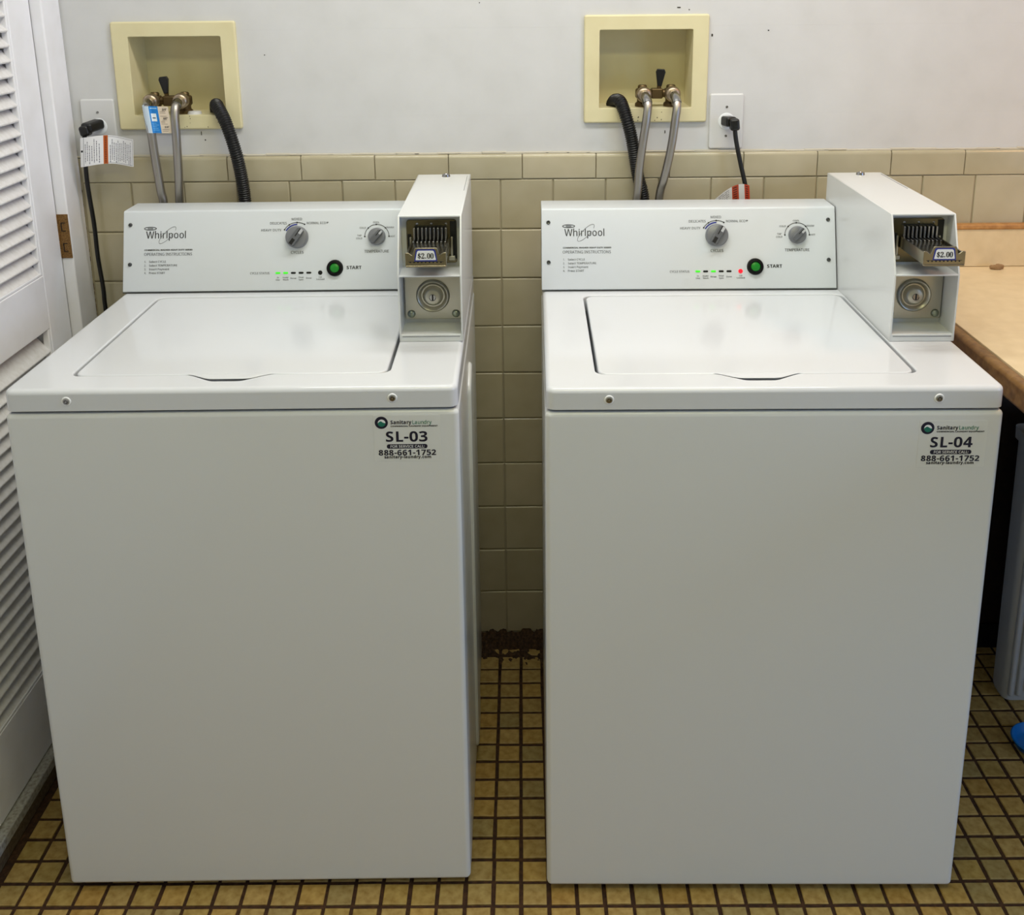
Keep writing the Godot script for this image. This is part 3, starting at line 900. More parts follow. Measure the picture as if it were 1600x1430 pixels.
	var st := obj("start_button", Kit.new().lathe([Vector2(0, 0.0050), Vector2(0.0078, 0.0050), Vector2(0.0092, 0.0042), Vector2(0.0096, 0.0)], 28, Transform3D(turn, Vector3.ZERO)), M.green, t, xf * Transform3D(Basis.IDENTITY, Vector3(0.4155, 0.0437, 0)))
	st.set_meta("label", "round green push button")
	obj("bezel", Kit.new().lathe([Vector2(0.0094, 0.0), Vector2(0.0096, 0.0062), Vector2(0.0106, 0.0070), Vector2(0.0150, 0.0060), Vector2(0.0164, 0.0)], 32, Transform3D(turn, Vector3.ZERO)), mat(Color(0.015, 0.015, 0.015), 0.55, 0, 0.3), st)
	knob(t, "cycle_knob", xf * Transform3D(Basis(Vector3(0, 0, 1), knob_a), kc), 0.0222, 0.019, true)
	knob(t, "temperature_knob", xf * Transform3D(Basis(Vector3(0, 0, 1), temp_a), tc), 0.0172, 0.016, false)


# a round knob with a raised grip across it; its pointer looks along +y
func knob(t: Node3D, called: String, xf: Transform3D, r: float, h: float, slot: bool) -> void:
	var turn := Transform3D(Basis(Vector3(1, 0, 0), PI / 2), Vector3.ZERO)
	var k := obj(called, Kit.new().lathe([Vector2(0, h * 0.62), Vector2(r * 0.86, h * 0.62), Vector2(r * 0.93, h * 0.58), Vector2(r * 0.96, h * 0.5), Vector2(r, 0.002), Vector2(r, 0)], 40, turn), M.knob, t, xf)
	var half := r * 0.33
	var long := r * 0.90
	var q := rpoly([Vector2(-half, -long), Vector2(half, -long), Vector2(half, long), Vector2(-half, long)], [half * 0.7, half * 0.7, half * 0.7, half * 0.7])
	obj("grip", Kit.new().extrude(q, h * 0.55, h, 0.0016), M.knob_bar, k)
	obj("pointer_mark", Kit.new().rbox(Vector3(-half * 0.12, r * 0.44, h), Vector3(r * 0.085, r * 0.84, 0.0010), 0.0002, 1), M.dark, k)
	obj("pointer_tip", Kit.new().rbox(Vector3(half * 0.40, r * 0.62, h), Vector3(half * 0.72, r * 0.46, 0.0006), 0.0002, 1), M.knob_tip, k)
	if slot:
		obj("finger_slot", Kit.new().rbox(Vector3(0, -r * 0.52, h), Vector3(half * 0.95, r * 0.55, 0.0008), 0.0003, 1), M.dark, k)


func coin_meter(t: Node3D) -> void:
	var x0 := 0.5746
	var x1 := 0.6812
	var w := 0.003
	var k := Kit.new()
	var side := Transform3D(Basis(Vector3(0, 0, 1), Vector3(0, 1, 0), Vector3(1, 0, 0)), Vector3.ZERO)
	var prof := rpoly([Vector2(-0.614, 0.9145), Vector2(-0.197, 0.9145), Vector2(-0.197, 1.030), Vector2(-0.2349, 1.1233), Vector2(-0.614, 1.1233)], [0.0016, 0.0016, 0.003, 0.0022, 0.0022], 3)
	k.extrude(prof, x0, x0 + w, 0.0006, 0.0009, side)
	k.extrude(prof, x1 - w, x1, 0.0009, 0.0006, side)
	var xm := (x0 + x1) / 2
	var wd := x1 - x0
	k.rbox(Vector3(xm, 1.1216, -(0.2352 + 0.614) / 2), Vector3(wd - 0.002, 0.0034, 0.614 - 0.2352), 0.0012, 2)
	k.rbox(Vector3(xm, 0.9208, -(0.1975 + 0.614) / 2), Vector3(wd - 0.004, 0.0126, 0.614 - 0.1975), 0.001, 2)
	k.rbox(Vector3(xm, 1.0285, -(0.1972 + 0.262) / 2), Vector3(wd - 0.003, 0.003, 0.262 - 0.1972), 0.0012, 2)
	k.rbox(Vector3(xm, 1.02, -0.264), Vector3(wd - 0.004, 0.2, 0.008), 0.0005, 1)
	k.rbox(Vector3(xm, 1.02, -0.611), Vector3(wd - 0.004, 0.2, 0.006), 0.0005, 1)
	var m := obj("coin_meter", k, M.enamel2, t)
	m.set_meta("label", "white steel coin box with an open front")
	# fine seams: round the lower door frame and along the top
	var sm := Kit.new()
	sm.rbox(Vector3(xm, 0.9235, -0.1970), Vector3(wd - 0.010, 0.0007, 0.001), 0.0002, 1)
	obj("seam", sm, mat(Color(0.35, 0.36, 0.36), 0.6), m)
	obj("seam", Kit.new().rbox(Vector3(x1 - 0.006, 1.1234, -0.52), Vector3(0.0008, 0.0006, 0.15), 0.0002, 1), mat(Color(0.35, 0.36, 0.36), 0.6), m)
	obj("top_screw", Kit.new().lathe([Vector2(0.0, 0.0062), Vector2(0.0022, 0.0062), Vector2(0.0034, 0.0045), Vector2(0.0046, 0.0055), Vector2(0.0076, 0.0042), Vector2(0.0086, 0.0)], 20, Transform3D(Basis.IDENTITY, Vector3(xm + 0.005, 1.1232, -0.59))), M.chrome, m)
	# upper bay: bright mounting plate with rivets, slots at both sides
	var pz := Transform3D(Basis.IDENTITY, Vector3(0, 0, -0.2545))
	obj("mounting_plate", Kit.new().extrude(rrect(0.5862, 1.0355, 0.6712, 1.1115, 0.005), -0.006, 0.0, 0.0012, 0.0, pz), M.plate, m)
	for x in [0.6045, 0.6285, 0.6535]:
		obj("rivet", Kit.new().lathe([Vector2(0, 0.0014), Vector2(0.0013, 0.0011), Vector2(0.0022, 0.0)], 12, Transform3D(Basis(Vector3(1, 0, 0), PI / 2), Vector3(x, 1.1045, -0.2545))), M.chrome, m)
	for q in [[0.591, 1.066, 0.0062, 0.042], [0.6655, 1.076, 0.0105, 0.066]]:
		obj("slot", Kit.new().rbox(Vector3(q[0], q[1], -0.2542), Vector3(q[2], q[3], 0.0012), 0.0004, 1), M.dark, m)
	for x in [0.5935, 0.6630]:
		obj("latch_bar", Kit.new().rbox(Vector3(x, 1.066, -0.2505), Vector3(0.0040, 0.034, 0.005), 0.0012, 2).rbox(Vector3(x, 1.0455, -0.2505), Vector3(0.0115, 0.008, 0.006), 0.0015, 2), M.steel, m)
	# the coin slide, drawn out: channel-shaped tray, bent front, upright coin fins at its root
	var cs := Kit.new()
	var fr := rpoly([Vector2(0.5955, 1.0612), Vector2(0.6612, 1.0612), Vector2(0.6612, 1.0848), Vector2(0.6560, 1.0848), Vector2(0.6500, 1.0800), Vector2(0.6468, 1.0925), Vector2(0.6115, 1.0925), Vector2(0.6070, 1.0800), Vector2(0.6010, 1.0848), Vector2(0.5955, 1.0848)], [0.0025, 0.0025, 0.001, 0.001, 0.001, 0.002, 0.002, 0.001, 0.001, 0.001], 2)
	cs.extrude(fr, -0.1405, -0.137, 0.0008, 0.0008)
	cs.rbox(Vector3(0.6284, 1.0772, -0.197), Vector3(0.0560, 0.0024, 0.114), 0.0006, 1)
	for x in [0.5985, 0.6582]:
		cs.rbox(Vector3(x, 1.0725, -0.197), Vector3(0.0030, 0.0200, 0.116), 0.0008, 1)
	cs.rbox(Vector3(0.6284, 1.0625, -0.139), Vector3(0.0640, 0.0030, 0.007), 0.001, 1)
	obj("coin_slide", cs, M.slide, m)
	var fins := Kit.new()
	for i in 9:
		fins.rbox(Vector3(0.6008 + i * 0.00665, 1.0895, -0.2465), Vector3(0.0030, 0.0225, 0.015), 0.0007, 1)
		fins.rbox(Vector3(0.6008 + i * 0.00665, 1.0800, -0.229), Vector3(0.0030, 0.0050, 0.022), 0.0007, 1, Transform3D.IDENTITY)
	obj("coin_fin", fins, M.chrome, m)
	obj("fin_backing", Kit.new().rbox(Vector3(0.6274, 1.0900, -0.2530), Vector3(0.0530, 0.0225, 0.004), 0.0004, 1), M.dark, m)
	var te := Kit.new()
	for i in 9:
		te.extrude(disc(Vector2(0.6035 + i * 0.0061, 1.0692), 0.0013, 10), -0.1371, -0.1366)
	te.rbox(Vector3(0.6284, 1.0702, -0.1369), Vector3(0.056, 0.0007, 0.0005), 0.0002, 1)
	obj("coin_notch", te, M.dark, m)
	# price label on the raised tab
	var lab := func(a: float, z: float) -> Kit:
		var q := rpoly([Vector2(0.6100 + a, 1.0708 + a), Vector2(0.6466 - a, 1.0708 + a), Vector2(0.6436 - a, 1.0905 - a), Vector2(0.6130 + a, 1.0905 - a)], [0.0006, 0.0006, 0.0035, 0.0035])
		return Kit.new().extrude(q, -0.1371, z)
	var pl := obj("price_label", lab.call(0.0, -0.1366), M.ink_blue, m)
	pl.set_meta("label", "blue-bordered price label")
	obj("price_label", lab.call(0.0021, -0.1363), M.white, m)
	lettering(m, "$2.00", 0.6158, 0.6410, 0.0, 0.0088, M.ink, "Droid Serif", 700, Transform3D(Basis.IDENTITY, Vector3(0, 1.0755, -0.1361)))
	# lower bay: steel lock plate, dished escutcheon with the key plug, two dome bolts
	obj("lock_plate", Kit.new().extrude(rrect(0.5800, 0.9370, 0.6765, 1.0235, 0.003), -0.2598, -0.250, 0.001), M.steel, m)
	var tn := Basis(Vector3(1, 0, 0), PI / 2)
	obj("lock_escutcheon", Kit.new().lathe([Vector2(0, 0.0105), Vector2(0.0115, 0.0105), Vector2(0.0138, 0.0092), Vector2(0.0155, 0.0060), Vector2(0.0172, 0.0005), Vector2(0.0190, -0.0010), Vector2(0.0212, 0.0012), Vector2(0.0240, 0.0056), Vector2(0.0262, 0.0066), Vector2(0.0280, 0.0050), Vector2(0.0290, 0.0)], 40, Transform3D(tn, Vector3(0.6283, 0.9790, -0.250))), M.steel, m)
	obj("key_plug", Kit.new().lathe([Vector2(0, 0.0116), Vector2(0.0052, 0.0116), Vector2(0.0058, 0.0108), Vector2(0.0059, 0.009)], 24, Transform3D(tn, Vector3(0.6283, 0.9785, -0.250))), M.chrome, m)
	var ks := Kit.new().rbox(Vector3(0.6286, 0.9790, -0.2383), Vector3(0.0026, 0.0104, 0.0008), 0.0003, 1)
	for i in 9:
		var a := PI + PI * (i + 0.5) / 9.0
		ks.rbox(Vector3.ZERO, Vector3(0.0024, 0.0009, 0.0008), 0.0003, 1, Transform3D(Basis(Vector3(0, 0, 1), a + PI / 2), Vector3(0.6283 + 0.0054 * cos(a), 0.9785 + 0.0054 * sin(a), -0.2383)))
	obj("keyhole", ks, M.dark, m)
	for x in [0.5905, 0.6670]:
		obj("bolt", Kit.new().lathe([Vector2(0, 0.0052), Vector2(0.0025, 0.0050), Vector2(0.0050, 0.0038), Vector2(0.0066, 0.0018), Vector2(0.0070, 0.0)], 20, Transform3D(tn, Vector3(x, 0.9466, -0.250))), M.bolt, m)


func sticker(t: Node3D, number: String, low: float) -> void:
	var p := obj("service_sticker", Kit.new().extrude(rrect(0.5535, 0.7930, 0.6550, 0.8680, 0.002), -0.0002, 0.0003), M.sticker, t, Transform3D(Basis.IDENTITY, Vector3(0.005 if low < 0 else 0.0, low, 0)))
	p.set_meta("label", "service sticker marked " + number)
	var lift := Transform3D(Basis.IDENTITY, Vector3(0, 0, 0.0005))
	obj("emblem", Kit.new().extrude(disc(Vector2(0.5658, 0.8563), 0.0099, 32), 0.0002, 0.0006), M.ink_navy, p)
	obj("emblem", Kit.new().extrude(disc(Vector2(0.5662, 0.8558), 0.0058, 24), 0.0004, 0.0009), M.white, p)
	var wave := PackedVector2Array()
	for i in 15:
		var a := PI + PI * i / 14.0
		wave.append(Vector2(0.5662, 0.8558) + Vector2(0.0058, 0).rotated(a))
	for q in [Vector2(0.5700, 0.8560), Vector2(0.5684, 0.8552), Vector2(0.5672, 0.8576), Vector2(0.5655, 0.8588), Vector2(0.5636, 0.8585), Vector2(0.5618, 0.8570)]:
		wave.append(q)
	obj("emblem_wave", Kit.new().extrude(wave, 0.0008, 0.0012), M.ink_teal, p)
	lettering(p, "Sanitary", 0.5797, 0.6112, 0.8537, 0.0060, M.ink_navy, "Droid Sans", 700, lift)
	lettering(p, "Laundry", 0.6128, 0.6417, 0.8537, 0.0060, M.ink_teal, "Droid Sans", 400, lift)
	lettering(p, "COMMERCIAL LAUNDRY EQUIPMENT", 0.5797, 0.6506, 0.8494, 0.0021, M.ink_navy, "Droid Sans", 700, lift)
	lettering(p, number, 0.5718, 0.6346, 0.8250, 0.0168, M.ink_navy, "Droid Sans", 700, lift)
	obj("caption_bar", Kit.new().extrude(rrect(0.5725, 0.8137, 0.6343, 0.8209, 0.0034), 0.0002, 0.0006), M.ink_navy, p)
	lettering(p, "FOR SERVICE CALL:", 0.5782, 0.6296, 0.8154, 0.0040, M.white, "Droid Sans", 400, Transform3D(Basis.IDENTITY, Vector3(0, 0, 0.0008)))
	lettering(p, "888-661-1752", 0.5598, 0.6470, 0.8026, 0.0090, M.ink_navy, "Droid Sans", 700, lift)
	lettering(p, "sanitary-laundry.com", 0.5682, 0.6392, 0.7976, 0.0046, M.ink_navy, "Droid Sans", 700, lift)


# ---------------------------------------------------------------- wall boxes, hoses, outlets, cords
func water_side() -> void:
	water_box([-0.8372, 1.2100, -0.5842, 1.4290], [-0.8030, 1.2400, -0.6155, 1.3990], [-0.7690, -0.7070], -0.7437, -0.10,
		"yellowed cream plastic water box above the SL-03 washer", [-0.6860, 1.2400])
	water_box([0.1210, 1.2155, 0.3740, 1.4340], [0.1523, 1.2460, 0.3415, 1.4040], [0.2440, 0.3030], 0.2784, 0.08,
		"cream plastic water box above the SL-04 washer", [])
	# braided supply hoses: coupling at the valve, a bend out of the box, then down behind the washer
	var h := supply_hose([Vector3(-0.769, 1.2680, 0.006), Vector3(-0.7685, 1.2665, 0.026), Vector3(-0.7642, 1.2520, 0.044), Vector3(-0.7590, 1.2198, 0.049), Vector3(-0.7576, 1.1529, 0.042), Vector3(-0.7546, 1.0847, 0.036), Vector3(-0.7518, 1.0575, 0.035), Vector3(-0.752, 0.93, 0.035), Vector3(-0.756, 0.82, 0.045)],
		"braided steel supply hose with the blue paper tag")
	hose_tag(h)
	supply_hose([Vector3(-0.7075, 1.2690, 0.006), Vector3(-0.7075, 1.2670, 0.026), Vector3(-0.7085, 1.2500, 0.044), Vector3(-0.7081, 1.1932, 0.050), Vector3(-0.7128, 1.1259, 0.042), Vector3(-0.7183, 1.0599, 0.035), Vector3(-0.720, 0.93, 0.035), Vector3(-0.716, 0.82, 0.045)],
		"bare braided steel supply hose beside the blue-tagged hose")
	supply_hose([Vector3(0.2445, 1.2728, 0.006), Vector3(0.2452, 1.2715, 0.026), Vector3(0.2480, 1.2550, 0.044), Vector3(0.2455, 1.2304, 0.050), Vector3(0.2416, 1.2005, 0.050), Vector3(0.2378, 1.1701, 0.048), Vector3(0.2330, 1.1239, 0.045), Vector3(0.2285, 1.063, 0.047), Vector3(0.212, 0.94, 0.052), Vector3(0.20, 0.82, 0.052)],
		"braided steel supply hose crossing in front of a black drain hose")
	supply_hose([Vector3(0.3035, 1.2735, 0.006), Vector3(0.3045, 1.2720, 0.026), Vector3(0.3070, 1.2550, 0.044), Vector3(0.3037, 1.2299, 0.050), Vector3(0.2987, 1.1852, 0.050), Vector3(0.2912, 1.1391, 0.048), Vector3(0.2835, 1.1018, 0.045), Vector3(0.2760, 1.0626, 0.040), Vector3(0.268, 0.94, 0.048), Vector3(0.268, 0.82, 0.052)],
		"braided steel supply hose nearest the power outlet, above the SL-04 washer")
	drain_hose([Vector3(-0.6500, 1.2402, -0.043), Vector3(-0.6485, 1.248, -0.038), Vector3(-0.6420, 1.2580, -0.018), Vector3(-0.6300, 1.2560, 0.012), Vector3(-0.6106, 1.2294, 0.035), Vector3(-0.5936, 1.1783, 0.045), Vector3(-0.5859, 1.1243, 0.040), Vector3(-0.5826, 1.0614, 0.035), Vector3(-0.582, 0.94, 0.036), Vector3(-0.582, 0.80, 0.045)],
		"black corrugated drain hose bending out of the yellowed water box")
	drain_hose([Vector3(0.1830, 1.2462, -0.043), Vector3(0.1845, 1.2520, -0.038), Vector3(0.1885, 1.2600, -0.018), Vector3(0.1965, 1.2580, 0.010), Vector3(0.2069, 1.2282, 0.028), Vector3(0.2152, 1.1978, 0.030), Vector3(0.2217, 1.1674, 0.030), Vector3(0.2338, 1.1045, 0.024), Vector3(0.2450, 1.0587, 0.0225), Vector3(0.249, 0.98, 0.0225), Vector3(0.250, 0.90, 0.0225)],
		"black corrugated drain hose behind the braided hose over the SL-04 washer")
	outlet(Vector3(-0.8810, 1.2170, 0), "white single-receptacle wall outlet beside the white door casing", Vector2(0.0, 0.028), "plates")
	outlet(Vector3(0.4155, 1.2163, 0), "white single-receptacle wall outlet over the SL-04 washer", Vector2(0.0, 0.0295), "plates")
	# power cords
	var c := thing("power_cord", "black power cord with a white and orange warning tag at its plug", "power cord")
	obj("plug", Kit.new().rbox(Vector3.ZERO, Vector3(0.026, 0.020, 0.044), 0.006, 3, Transform3D(Basis(Vector3(0, 1, 0), -0.35) * Basis(Vector3(1, 0, 0), 0.12), Vector3(-0.8860, 1.2215, 0.024))).rbox(Vector3.ZERO, Vector3(0.020, 0.022, 0.024), 0.006, 3, Transform3D(Basis(Vector3(0, 0, 1), 0.2), Vector3(-0.8950, 1.2140, 0.040))), M.cord, c)
	obj("cord", Kit.new().tube(smooth([Vector3(-0.8965, 1.2120, 0.040), Vector3(-0.9010, 1.1850, 0.040), Vector3(-0.9034, 1.153, 0.038), Vector3(-0.9054, 1.0995, 0.035), Vector3(-0.9032, 1.0168, 0.030), Vector3(-0.9030, 0.9476, 0.030), Vector3(-0.8990, 0.8772, 0.030), Vector3(-0.8990, 0.8374, 0.030), Vector3(-0.892, 0.78, 0.032), Vector3(-0.84, 0.72, 0.035), Vector3(-0.78, 0.70, 0.06)], 60), 0.0045, 10), M.cord, c)
	warning_tag(c)
	c = thing("power_cord", "black power cord hanging from the outlet over the SL-04 washer", "power cord")
	obj("plug", Kit.new().rbox(Vector3.ZERO, Vector3(0.0235, 0.020, 0.030), 0.005, 3, Transform3D(Basis(Vector3(0, 1, 0), 0.30), Vector3(0.4185, 1.2180, 0.016))).rbox(Vector3.ZERO, Vector3(0.019, 0.024, 0.022), 0.005, 3, Transform3D(Basis(Vector3(0, 0, 1), 0.1), Vector3(0.4262, 1.2140, 0.036))), mat(Color(0.06, 0.06, 0.06), 0.35), c)
	obj("cord", Kit.new().tube(smooth([Vector3(0.4262, 1.2100, 0.040), Vector3(0.4285, 1.190, 0.041), Vector3(0.4331, 1.1679, 0.04), Vector3(0.4427, 1.1281, 0.04), Vector3(0.4521, 1.0919, 0.04), Vector3(0.4600, 1.0571, 0.036), Vector3(0.475, 0.98, 0.034), Vector3(0.48, 0.88, 0.04), Vector3(0.47, 0.80, 0.055)], 50), 0.0046, 10), M.cord, c)
	# its tag, curling up behind the console
	var k := Kit.new()
	var pts := []
	for i in 17:
		var f := i / 16.0
		pts.append(Vector3(0.3880 + 0.0720 * f, 1.0590 + 0.0365 * sin(f * 2.0) - 0.003 * f, 0.0460 + 0.006 * sin(f * 3.0)))
	for i in 16:
		for layer in [0.0, -0.0004]:
			var o := Vector3(0, 0, layer)
			k.quad(pts[i] + o, pts[i + 1] + o, pts[i + 1] + o - Vector3(-0.004, 0.050, 0), pts[i] + o - Vector3(-0.004, 0.050, 0), Vector3(0, 0, 1), Vector3(0, 0, 1), Vector3(0, 0, 1), Vector3(0, 0, 1), Vector2(i / 16.0, 0), Vector2((i + 1) / 16.0, 0), Vector2((i + 1) / 16.0, 1), Vector2(i / 16.0, 1))
	var g := Image.create(128, 64, false, Image.FORMAT_RGB8)
	g.fill(Color(0.80, 0.80, 0.80))
	for y in range(4, 64, 5):
		for x in range(4, 50, 3):
			if rng.randf() < 0.75:
				g.fill_rect(Rect2i(x, y, 2, 2), Color(0.35, 0.35, 0.36))
	g.fill_rect(Rect2i(62, 0, 24, 64), Color(0.66, 0.25, 0.12))
	g.fill_rect(Rect2i(108, 0, 20, 64), Color(0.70, 0.22, 0.09))
	for y in range(4, 60, 6):
		g.fill_rect(Rect2i(66, y, 14, 3), Color(0.30, 0.10, 0.06))
		g.fill_rect(Rect2i(112, y, 10, 3), Color(0.30, 0.10, 0.06))
	var m := mat(Color(1, 1, 1), 0.4)
	m.albedo_texture = ImageTexture.create_from_image(g)
	var wt := obj("warning_tag", k, m, c)
	wt.set_meta("label", "white tag with two orange bands")


func water_box(o: Array, i: Array, vx: Array, lever_x: float, lever_tilt: float, label: String, ring: Array) -> void:
	var t := thing("water_box", label, "water box", Vector3((o[0] + o[2]) / 2, o[1], 0), 0, "recessed water boxes")
	var off := Transform3D(Basis.IDENTITY, -t.position)
	obj("frame", Kit.new().holed(rrect(o[0], o[1], o[2], o[3], 0.005), rrect(i[0], i[1], i[2], i[3], 0.003), 0.0, 0.0085, 0.004, 0.0015, 0.0, off), M.cream, t)
	var d := 0.088
	var k := Kit.new()
	var e := 0.003
	k.rbox(Vector3((i[0] + i[2]) / 2, (i[1] + i[3]) / 2, -d - e / 2), Vector3(i[2] - i[0] + 2 * e, i[3] - i[1] + 2 * e, e), 0.0005, 1, off)
	for x in [i[0] - e / 2, i[2] + e / 2]:
		k.rbox(Vector3(x, (i[1] + i[3]) / 2, -d / 2), Vector3(e, i[3] - i[1] + 2 * e, d), 0.0005, 1, off)
	for y in [i[1] - e / 2, i[3] + e / 2]:
		k.rbox(Vector3((i[0] + i[2]) / 2, y, -d / 2), Vector3(i[2] - i[0], e, d), 0.0005, 1, off)
	obj("recess", k, M.cream, t)
	# the brass twin valve
	var v := Kit.new()
	var y0: float = i[1]
	for x in vx:
		var up := off * Transform3D(Basis.IDENTITY, Vector3(x, y0, -0.022))
		v.lathe([Vector2(0.0001, 0.0), Vector2(0.015, 0.0), Vector2(0.015, 0.006), Vector2(0.011, 0.010), Vector2(0.011, 0.016), Vector2(0.0145, 0.020), Vector2(0.0145, 0.034), Vector2(0.0125, 0.037), Vector2(0.0001, 0.037)], 18, up)
		v.lathe([Vector2(0.0095, 0.036), Vector2(0.0095, 0.042), Vector2(0.0075, 0.0445), Vector2(0.0001, 0.045)], 6, up)
		v.lathe([Vector2(0.0001, 0), Vector2(0.0115, 0), Vector2(0.0125, 0.004), Vector2(0.0125, 0.022), Vector2(0.0001, 0.022)], 18, off * Transform3D(Basis(Vector3(1, 0, 0), PI / 2), Vector3(x, y0 + 0.028, -0.022)))
	v.lathe([Vector2(0.0001, 0), Vector2(0.0085, 0), Vector2(0.0085, vx[1] - vx[0]), Vector2(0.0001, vx[1] - vx[0])], 14, off * Transform3D(Basis(Vector3(0, 0, 1), -PI / 2), Vector3(vx[0], y0 + 0.027, -0.022)))
	v.rbox(Vector3((vx[0] + vx[1]) / 2, y0 + 0.027, -0.020), Vector3(0.024, 0.021, 0.022), 0.003, 2, off)
	v.lathe([Vector2(0.0045, 0), Vector2(0.0045, 0.014), Vector2(0.0001, 0.014)], 12, off * Transform3D(Basis.IDENTITY, Vector3(lever_x, y0 + 0.034, -0.020)))
	var vv := obj("valve", v, M.brass, t)
	vv.set_meta("label", "tarnished brass twin valve")
	var hx := off * Transform3D(Basis(Vector3(0, 0, 1), -lever_tilt), Vector3(lever_x, y0 + 0.042, -0.018))
	obj("valve_lever", Kit.new().extrude(rpoly([Vector2(-0.0042, 0), Vector2(0.0046, 0), Vector2(0.0100, 0.029), Vector2(0.0075, 0.035), Vector2(-0.0075, 0.035), Vector2(-0.0100, 0.029)], [0.001, 0.001, 0.003, 0.002, 0.002, 0.003]), -0.004, 0.004, 0.0018, 0.0018, hx), M.hose, t)
	if ring:
		obj("drain_ring", Kit.new().lathe([Vector2(0.0001, 0.006), Vector2(0.011, 0.006), Vector2(0.013, 0.005), Vector2(0.0145, 0.0)], 22, off * Transform3D(Basis.IDENTITY, Vector3(ring[0], ring[1], -0.012))), M.plastic_plate, t)
	# grime specks along the lower lip
	var s := Kit.new()
	for q in 14:
		s.rbox(Vector3(rng.randf_range(i[0] + 0.05, i[2] - 0.01), rng.randf_range(o[1] + 0.004, i[1] - 0.002), 0.0086), Vector3(rng.randf_range(0.0008, 0.002), rng.randf_range(0.0008, 0.0026), 0.0004), 0.0002, 1, off)
	obj("grime_fleck", s, mat(Color(0.24, 0.2, 0.13), 0.9), t)


func supply_hose(p: Array, label: String) -> Node3D:
	var t := thing("supply_hose", label, "hose", Vector3.ZERO, 0, "braided supply hoses")
	var along := smooth(p, 70)
	obj("braided_tube", Kit.new().tube(along, 0.0087, 14), M.braid, t)
	var a: Vector3 = p[0]
	var b: Vector3 = p[1]
	var y := (b - a).normalized()
	var x := y.cross(Vector3.UP).normalized()
	var nut := Transform3D(Basis(x, y, x.cross(y)), a - y * 0.010)
	obj("coupling", Kit.new().lathe([Vector2(0.0100, 0.0), Vector2(0.0148, 0.0), Vector2(0.0158, 0.002), Vector2(0.0158, 0.013), Vector2(0.0145, 0.016), Vector2(0.0118, 0.018), Vector2(0.0105, 0.0185), Vector2(0.0105, 0.024), Vector2(0.0085, 0.025)], 22, nut), M.nut, t)
	# crimped ferrule where the braid starts
	var fp := PackedVector3Array()
	for k in range(9, 15):
		fp.append(along[k])
	obj("ferrule", Kit.new().tube(fp, 0.0100, 16), M.chrome, t)
	return t


func hose_tag(t: Node3D) -> void:
	# a paper flag wrapped round the hose: pale wrap, blue panel, cream end
	var wrap := PackedVector2Array()
	var k := Kit.new()
	var path := []       # across: round the hose, then out to the right
	for i in 9:
		var a := PI * 1.25 - PI * 1.05 * i / 8.0 + 0.0
		path.append(Vector2(-0.7605, 0.049) + Vector2(cos(a) * 0.0108, -sin(a) * 0.0108 * -1.0))
	path.append(Vector2(-0.7440, 0.0555))
	path.append(Vector2(-0.7330, 0.0545))
	path.append(Vector2(-0.7190, 0.0530))
	var run := 0.0
	var total := 0.0
	for i in path.size() - 1:
		total += path[i].distance_to(path[i + 1])
	for i in path.size() - 1:
		var step: float = path[i].distance_to(path[i + 1])
		var e: Vector2 = (path[i + 1] - path[i]).normalized()
		var nn := Vector3(-e.y, 0, e.x)
		if nn.z < 0:
			nn = -nn
		var u0 := run / total
		var u1 := (run + step) / total
		for back in [0.0, -0.0005]:
			var a: Vector3 = Vector3(path[i].x, 1.2660 - 0.0030 * u0, path[i].y + back)
			var b: Vector3 = Vector3(path[i + 1].x, 1.2660 - 0.0030 * u1, path[i + 1].y + back)
			var dn := Vector3(0.0035, -0.0545, -0.002)
			k.quad(a, b, b + dn, a + dn, nn, nn, nn, nn, Vector2(u0, 0), Vector2(u1, 0), Vector2(u1, 1), Vector2(u0, 1))
		run += step
	var g := Image.create(128, 96, false, Image.FORMAT_RGB8)
	g.fill(Color(0.80, 0.87, 0.93))
	g.fill_rect(Rect2i(56, 0, 35, 96), Color(0.10, 0.50, 0.82))
	g.fill_rect(Rect2i(90, 0, 38, 96), Color(0.86, 0.80, 0.72))
	g.fill_rect(Rect2i(61, 26, 20, 28), Color(0.92, 0.95, 0.97))
	g.fill_rect(Rect2i(65, 40, 12, 4), Color(0.25, 0.35, 0.45))
	g.fill_rect(Rect2i(60, 6, 26, 3), Color(0.70, 0.85, 0.95))
	for y in [60, 66, 72, 78, 84]:
		g.fill_rect(Rect2i(60, y, rng.randi_range(14, 26), 2), Color(0.45, 0.72, 0.92))
	for y in [18, 23, 34, 52, 57, 62, 82, 88]:
		g.fill_rect(Rect2i(95, y, rng.randi_range(14, 28), 2), Color(0.62, 0.56, 0.5))
	var m := mat(Color(1, 1, 1), 0.35)
	m.albedo_texture = ImageTexture.create_from_image(g)
	var f := obj("paper_tag", k, m, t)
	f.set_meta("label", "blue and white paper tag")
	var tilt := Transform3D(Basis(Vector3(0, 1, 0), 0.11), Vector3(0, 0, 0))
	for q in [["3/4\"", 1.2555], ["60\"", 1.2375], ["3/4\"", 1.2200]]:
		lettering(f, q[0], 0.0, 0.0088, 0.0, 0.0040, M.ink, "Droid Sans", 700, Transform3D(Basis(Vector3(0, 1, 0), 0.10), Vector3(-0.7300 + (1.2555 - q[1]) * 0.06, q[1], 0.0555)))


func drain_hose(p: Array, label: String) -> void:
	var t := thing("drain_hose", label, "hose", Vector3.ZERO, 0, "black drain hoses")
	var pts := smooth(p, 620)
	obj("corrugated_tube", Kit.new().tube(pts, func(run: float) -> float: return 0.0124 + 0.0010 * sin(run * TAU / 0.0046), 14), M.hose, t)


